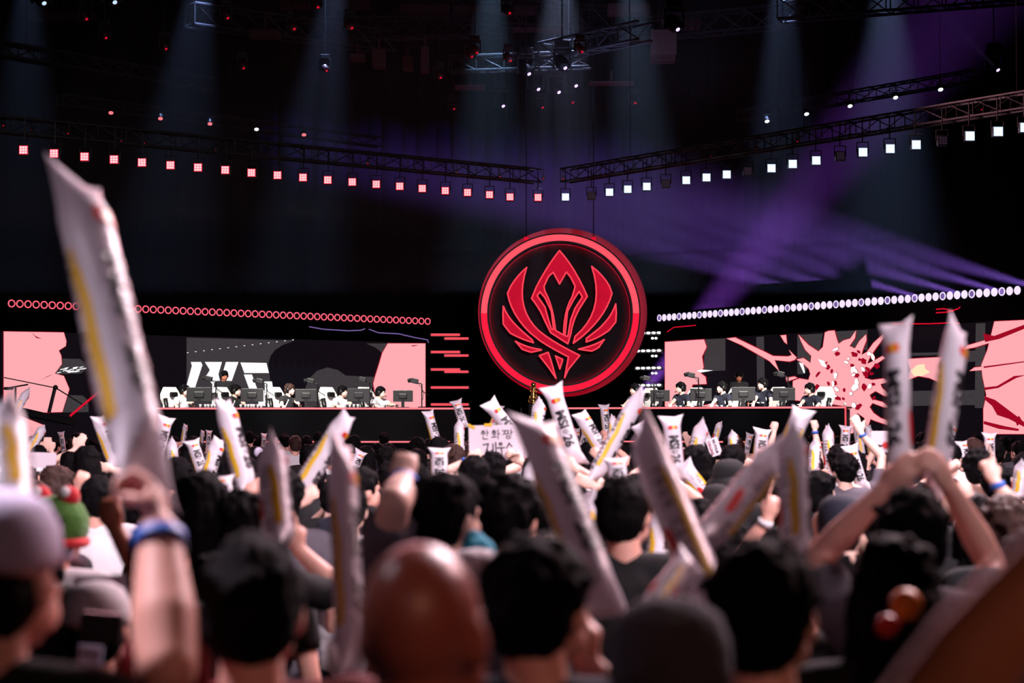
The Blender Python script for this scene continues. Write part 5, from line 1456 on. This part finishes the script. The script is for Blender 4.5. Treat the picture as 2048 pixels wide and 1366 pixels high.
bm = NB(); box(bm, (-.02, -.005, .02), (.05, .003, .022)); box(bm, (-.02, -.005, -.012), (.05, .003, .012)); box(bm, (-.03, -.005, -.035), (.06, .003, .014)); fin('bold_print', bm, M_lblk, sg5)
for (u, v, d, w_, h_, tl, mm, lab) in [(203, 1255, 4.4, .09, .065, 5, M_black, 'black camera body held up beside the blue-white card'), (1441, 905, 16.6, .05, .07, -10, M_black, 'dark phone held upright by the blue-banded hand'), (1800, 893, 17.0, .05, .07, 20, M_black, 'dark phone in the hand before the paper fan')]:
    r = empty('phone' if w_ < .06 else 'photo_camera', P(u, v, d)); r.rotation_euler = (0, math.radians(tl), 0); tag(r, lab, 'phone' if w_ < .06 else 'camera')
    bm = NB(); box(bm, (0, 0, 0), (w_, .03 if w_ > .06 else .01, h_), bev=.004); fin('shell', bm, mm, r)
    bm = NB(); cyl(bm, (w_ * .1, 0, 0), (w_ * .1, .05, 0), h_ * .35, seg=16); fin('lens', bm, M_gloss, r)
card, w, h = board(158, 1292, 204, 1330, 3.9, 4, 'pale blue card with a dark stripe under the black camera', mat('pale_blue_card', (190, 205, 235), .6), name='paper_card')
bm = NB(); box(bm, (0, -.005, .004), (w * .8, .002, .006)); fin('stripe', bm, M_navy, card)
fan('low spectator holding up the black camera with both hands', 190, 1345, 150, arms={'R': (226, 1345, 'grip', .3, (1, 0, -1), (-1, 0, 0), V((0, 0, 1))), 'L': (170, 1345, 'grip', .3, (-1, 0, -1), (1, 0, 0), V((0, 0, 1)))}, seed=301, skin=M_skin, hat=('cap', M_white))
fan('spectator in a black and white striped shirt behind the raised arm', 425, 1180, 120, shirt=mat('striped_cloth', (16, 16, 28), .9), seed=302, stripes=[((-.17, -.115, z), (.17, -.115, z), .016) for z in (1.30, 1.22, 1.14, 1.06)])
# folded cyan cloth and white cap beside the black-haired spectator
cp = P(955, 1100, 5.0)
bm = NB(); ell(bm, (0, 0, 0), (.045, .05, .035)); ell(bm, (.02, 0, -.03), (.05, .045, .03)); ell(bm, (-.01, .02, .02), (.03, .03, .03))
me = remesh(bm, .008, 3, .004, 20); o = link('folded_cloth', me, [M_cyan]); o.location = cp; tag(o, 'bright cyan folded cloth beside the bald head', 'cloth')
bm = NB(); ell(bm, (0, 0, 0), (.075, .06, .04)); ell(bm, (.02, 0, -.03), (.07, .05, .02)); me = remesh(bm, .008, 3, .004, 20); o = link('folded_cloth', me, [M_white]); o.location = P(952, 1128, 4.9); tag(o, 'white bunched cloth with red hem under the cyan one', 'cloth')

# ================================================================ THE REST OF THE CROWD
AR = []
vr = [('short', M_hair, M_blk, 'black'), ('short', M_hair, M_grey, 'grey'), ('fringe', M_hair, M_navy, 'navy'), ('bob', M_hair, M_blk, 'black'), ('curly', M_hair, M_blk, 'black'), ('long', M_hair, M_navy, 'navy'), ('short', M_hairb, M_white, 'white'), ('long', M_hairb, M_blk, 'black')]
hn = {'short': 'short', 'fringe': 'straight', 'bob': 'chin-length', 'curly': 'curly', 'long': 'long'}
for i, (hh, hm, sm, cn) in enumerate(vr):
    p = person('person', f'spectator with {hn[hh]} {"black" if hm is M_hair else "brown"} hair in {cn}, back turned, packed in the dark crowd', V((0, 0, 0)), 1.70, 0, [0, .3, -.3, .1, -.2, 0, .2, -.4][i], vox=.013, shirt=sm, hair=hh, hmat=hm, seed=400 + i,
               group=f'spectators with {hn[hh]} {"black" if hm is M_hair else "brown"} hair in {cn}')
    AR.append([p, False])
rf = random.Random(11)
rows = [5.9, 6.9, 7.9, 9.1, 10.4, 12, 13.7, 15.6, 17.8, 20.4, 23.4, 26.8, 30.6, 34.4]
for d in rows:
    half = .5 * 2048 / FPX * d + .1; sp = .56 if d < 20 else .6
    x = -half + rf.uniform(0, .4)
    while x < half:
        y = d + rf.uniform(-.3, .3)
        if all((x - a) ** 2 + (y - b) ** 2 > .40 ** 2 for a, b in HEADS):
            uf = 1024 + x / y * FPX; hid = False; H = rf.uniform(.925, 1.03)
            for cu_, cv_, cd_ in CLEAR:
                if y < cd_ - .25 and abs(uf - cu_) < .15 * FPX / y + .05 * FPX / cd_:
                    top_ok = 1.9 - (cv_ - 846) * y / FPX
                    if 1.72 * H > top_ok: H = max(.86, top_ok / 1.72); hid = hid or 1.72 * H > top_ok + .03
            if hid:
                x += sp * .8; continue
            k = rf.randrange(8) if rf.random() < .5 else rf.choice([0, 0, 2, 3, 4])
            A = AR[k]
            o = A[0] if not A[1] else copy_thing(A[0])
            A[1] = True
            o.location = (x, y, 0); o.rotation_euler.z = rf.uniform(-.35, .35); o.scale = (rf.uniform(.96, 1.05),) * 2 + (H,)
            HEADS.append((x, y))
        x += sp * rf.uniform(.85, 1.25)
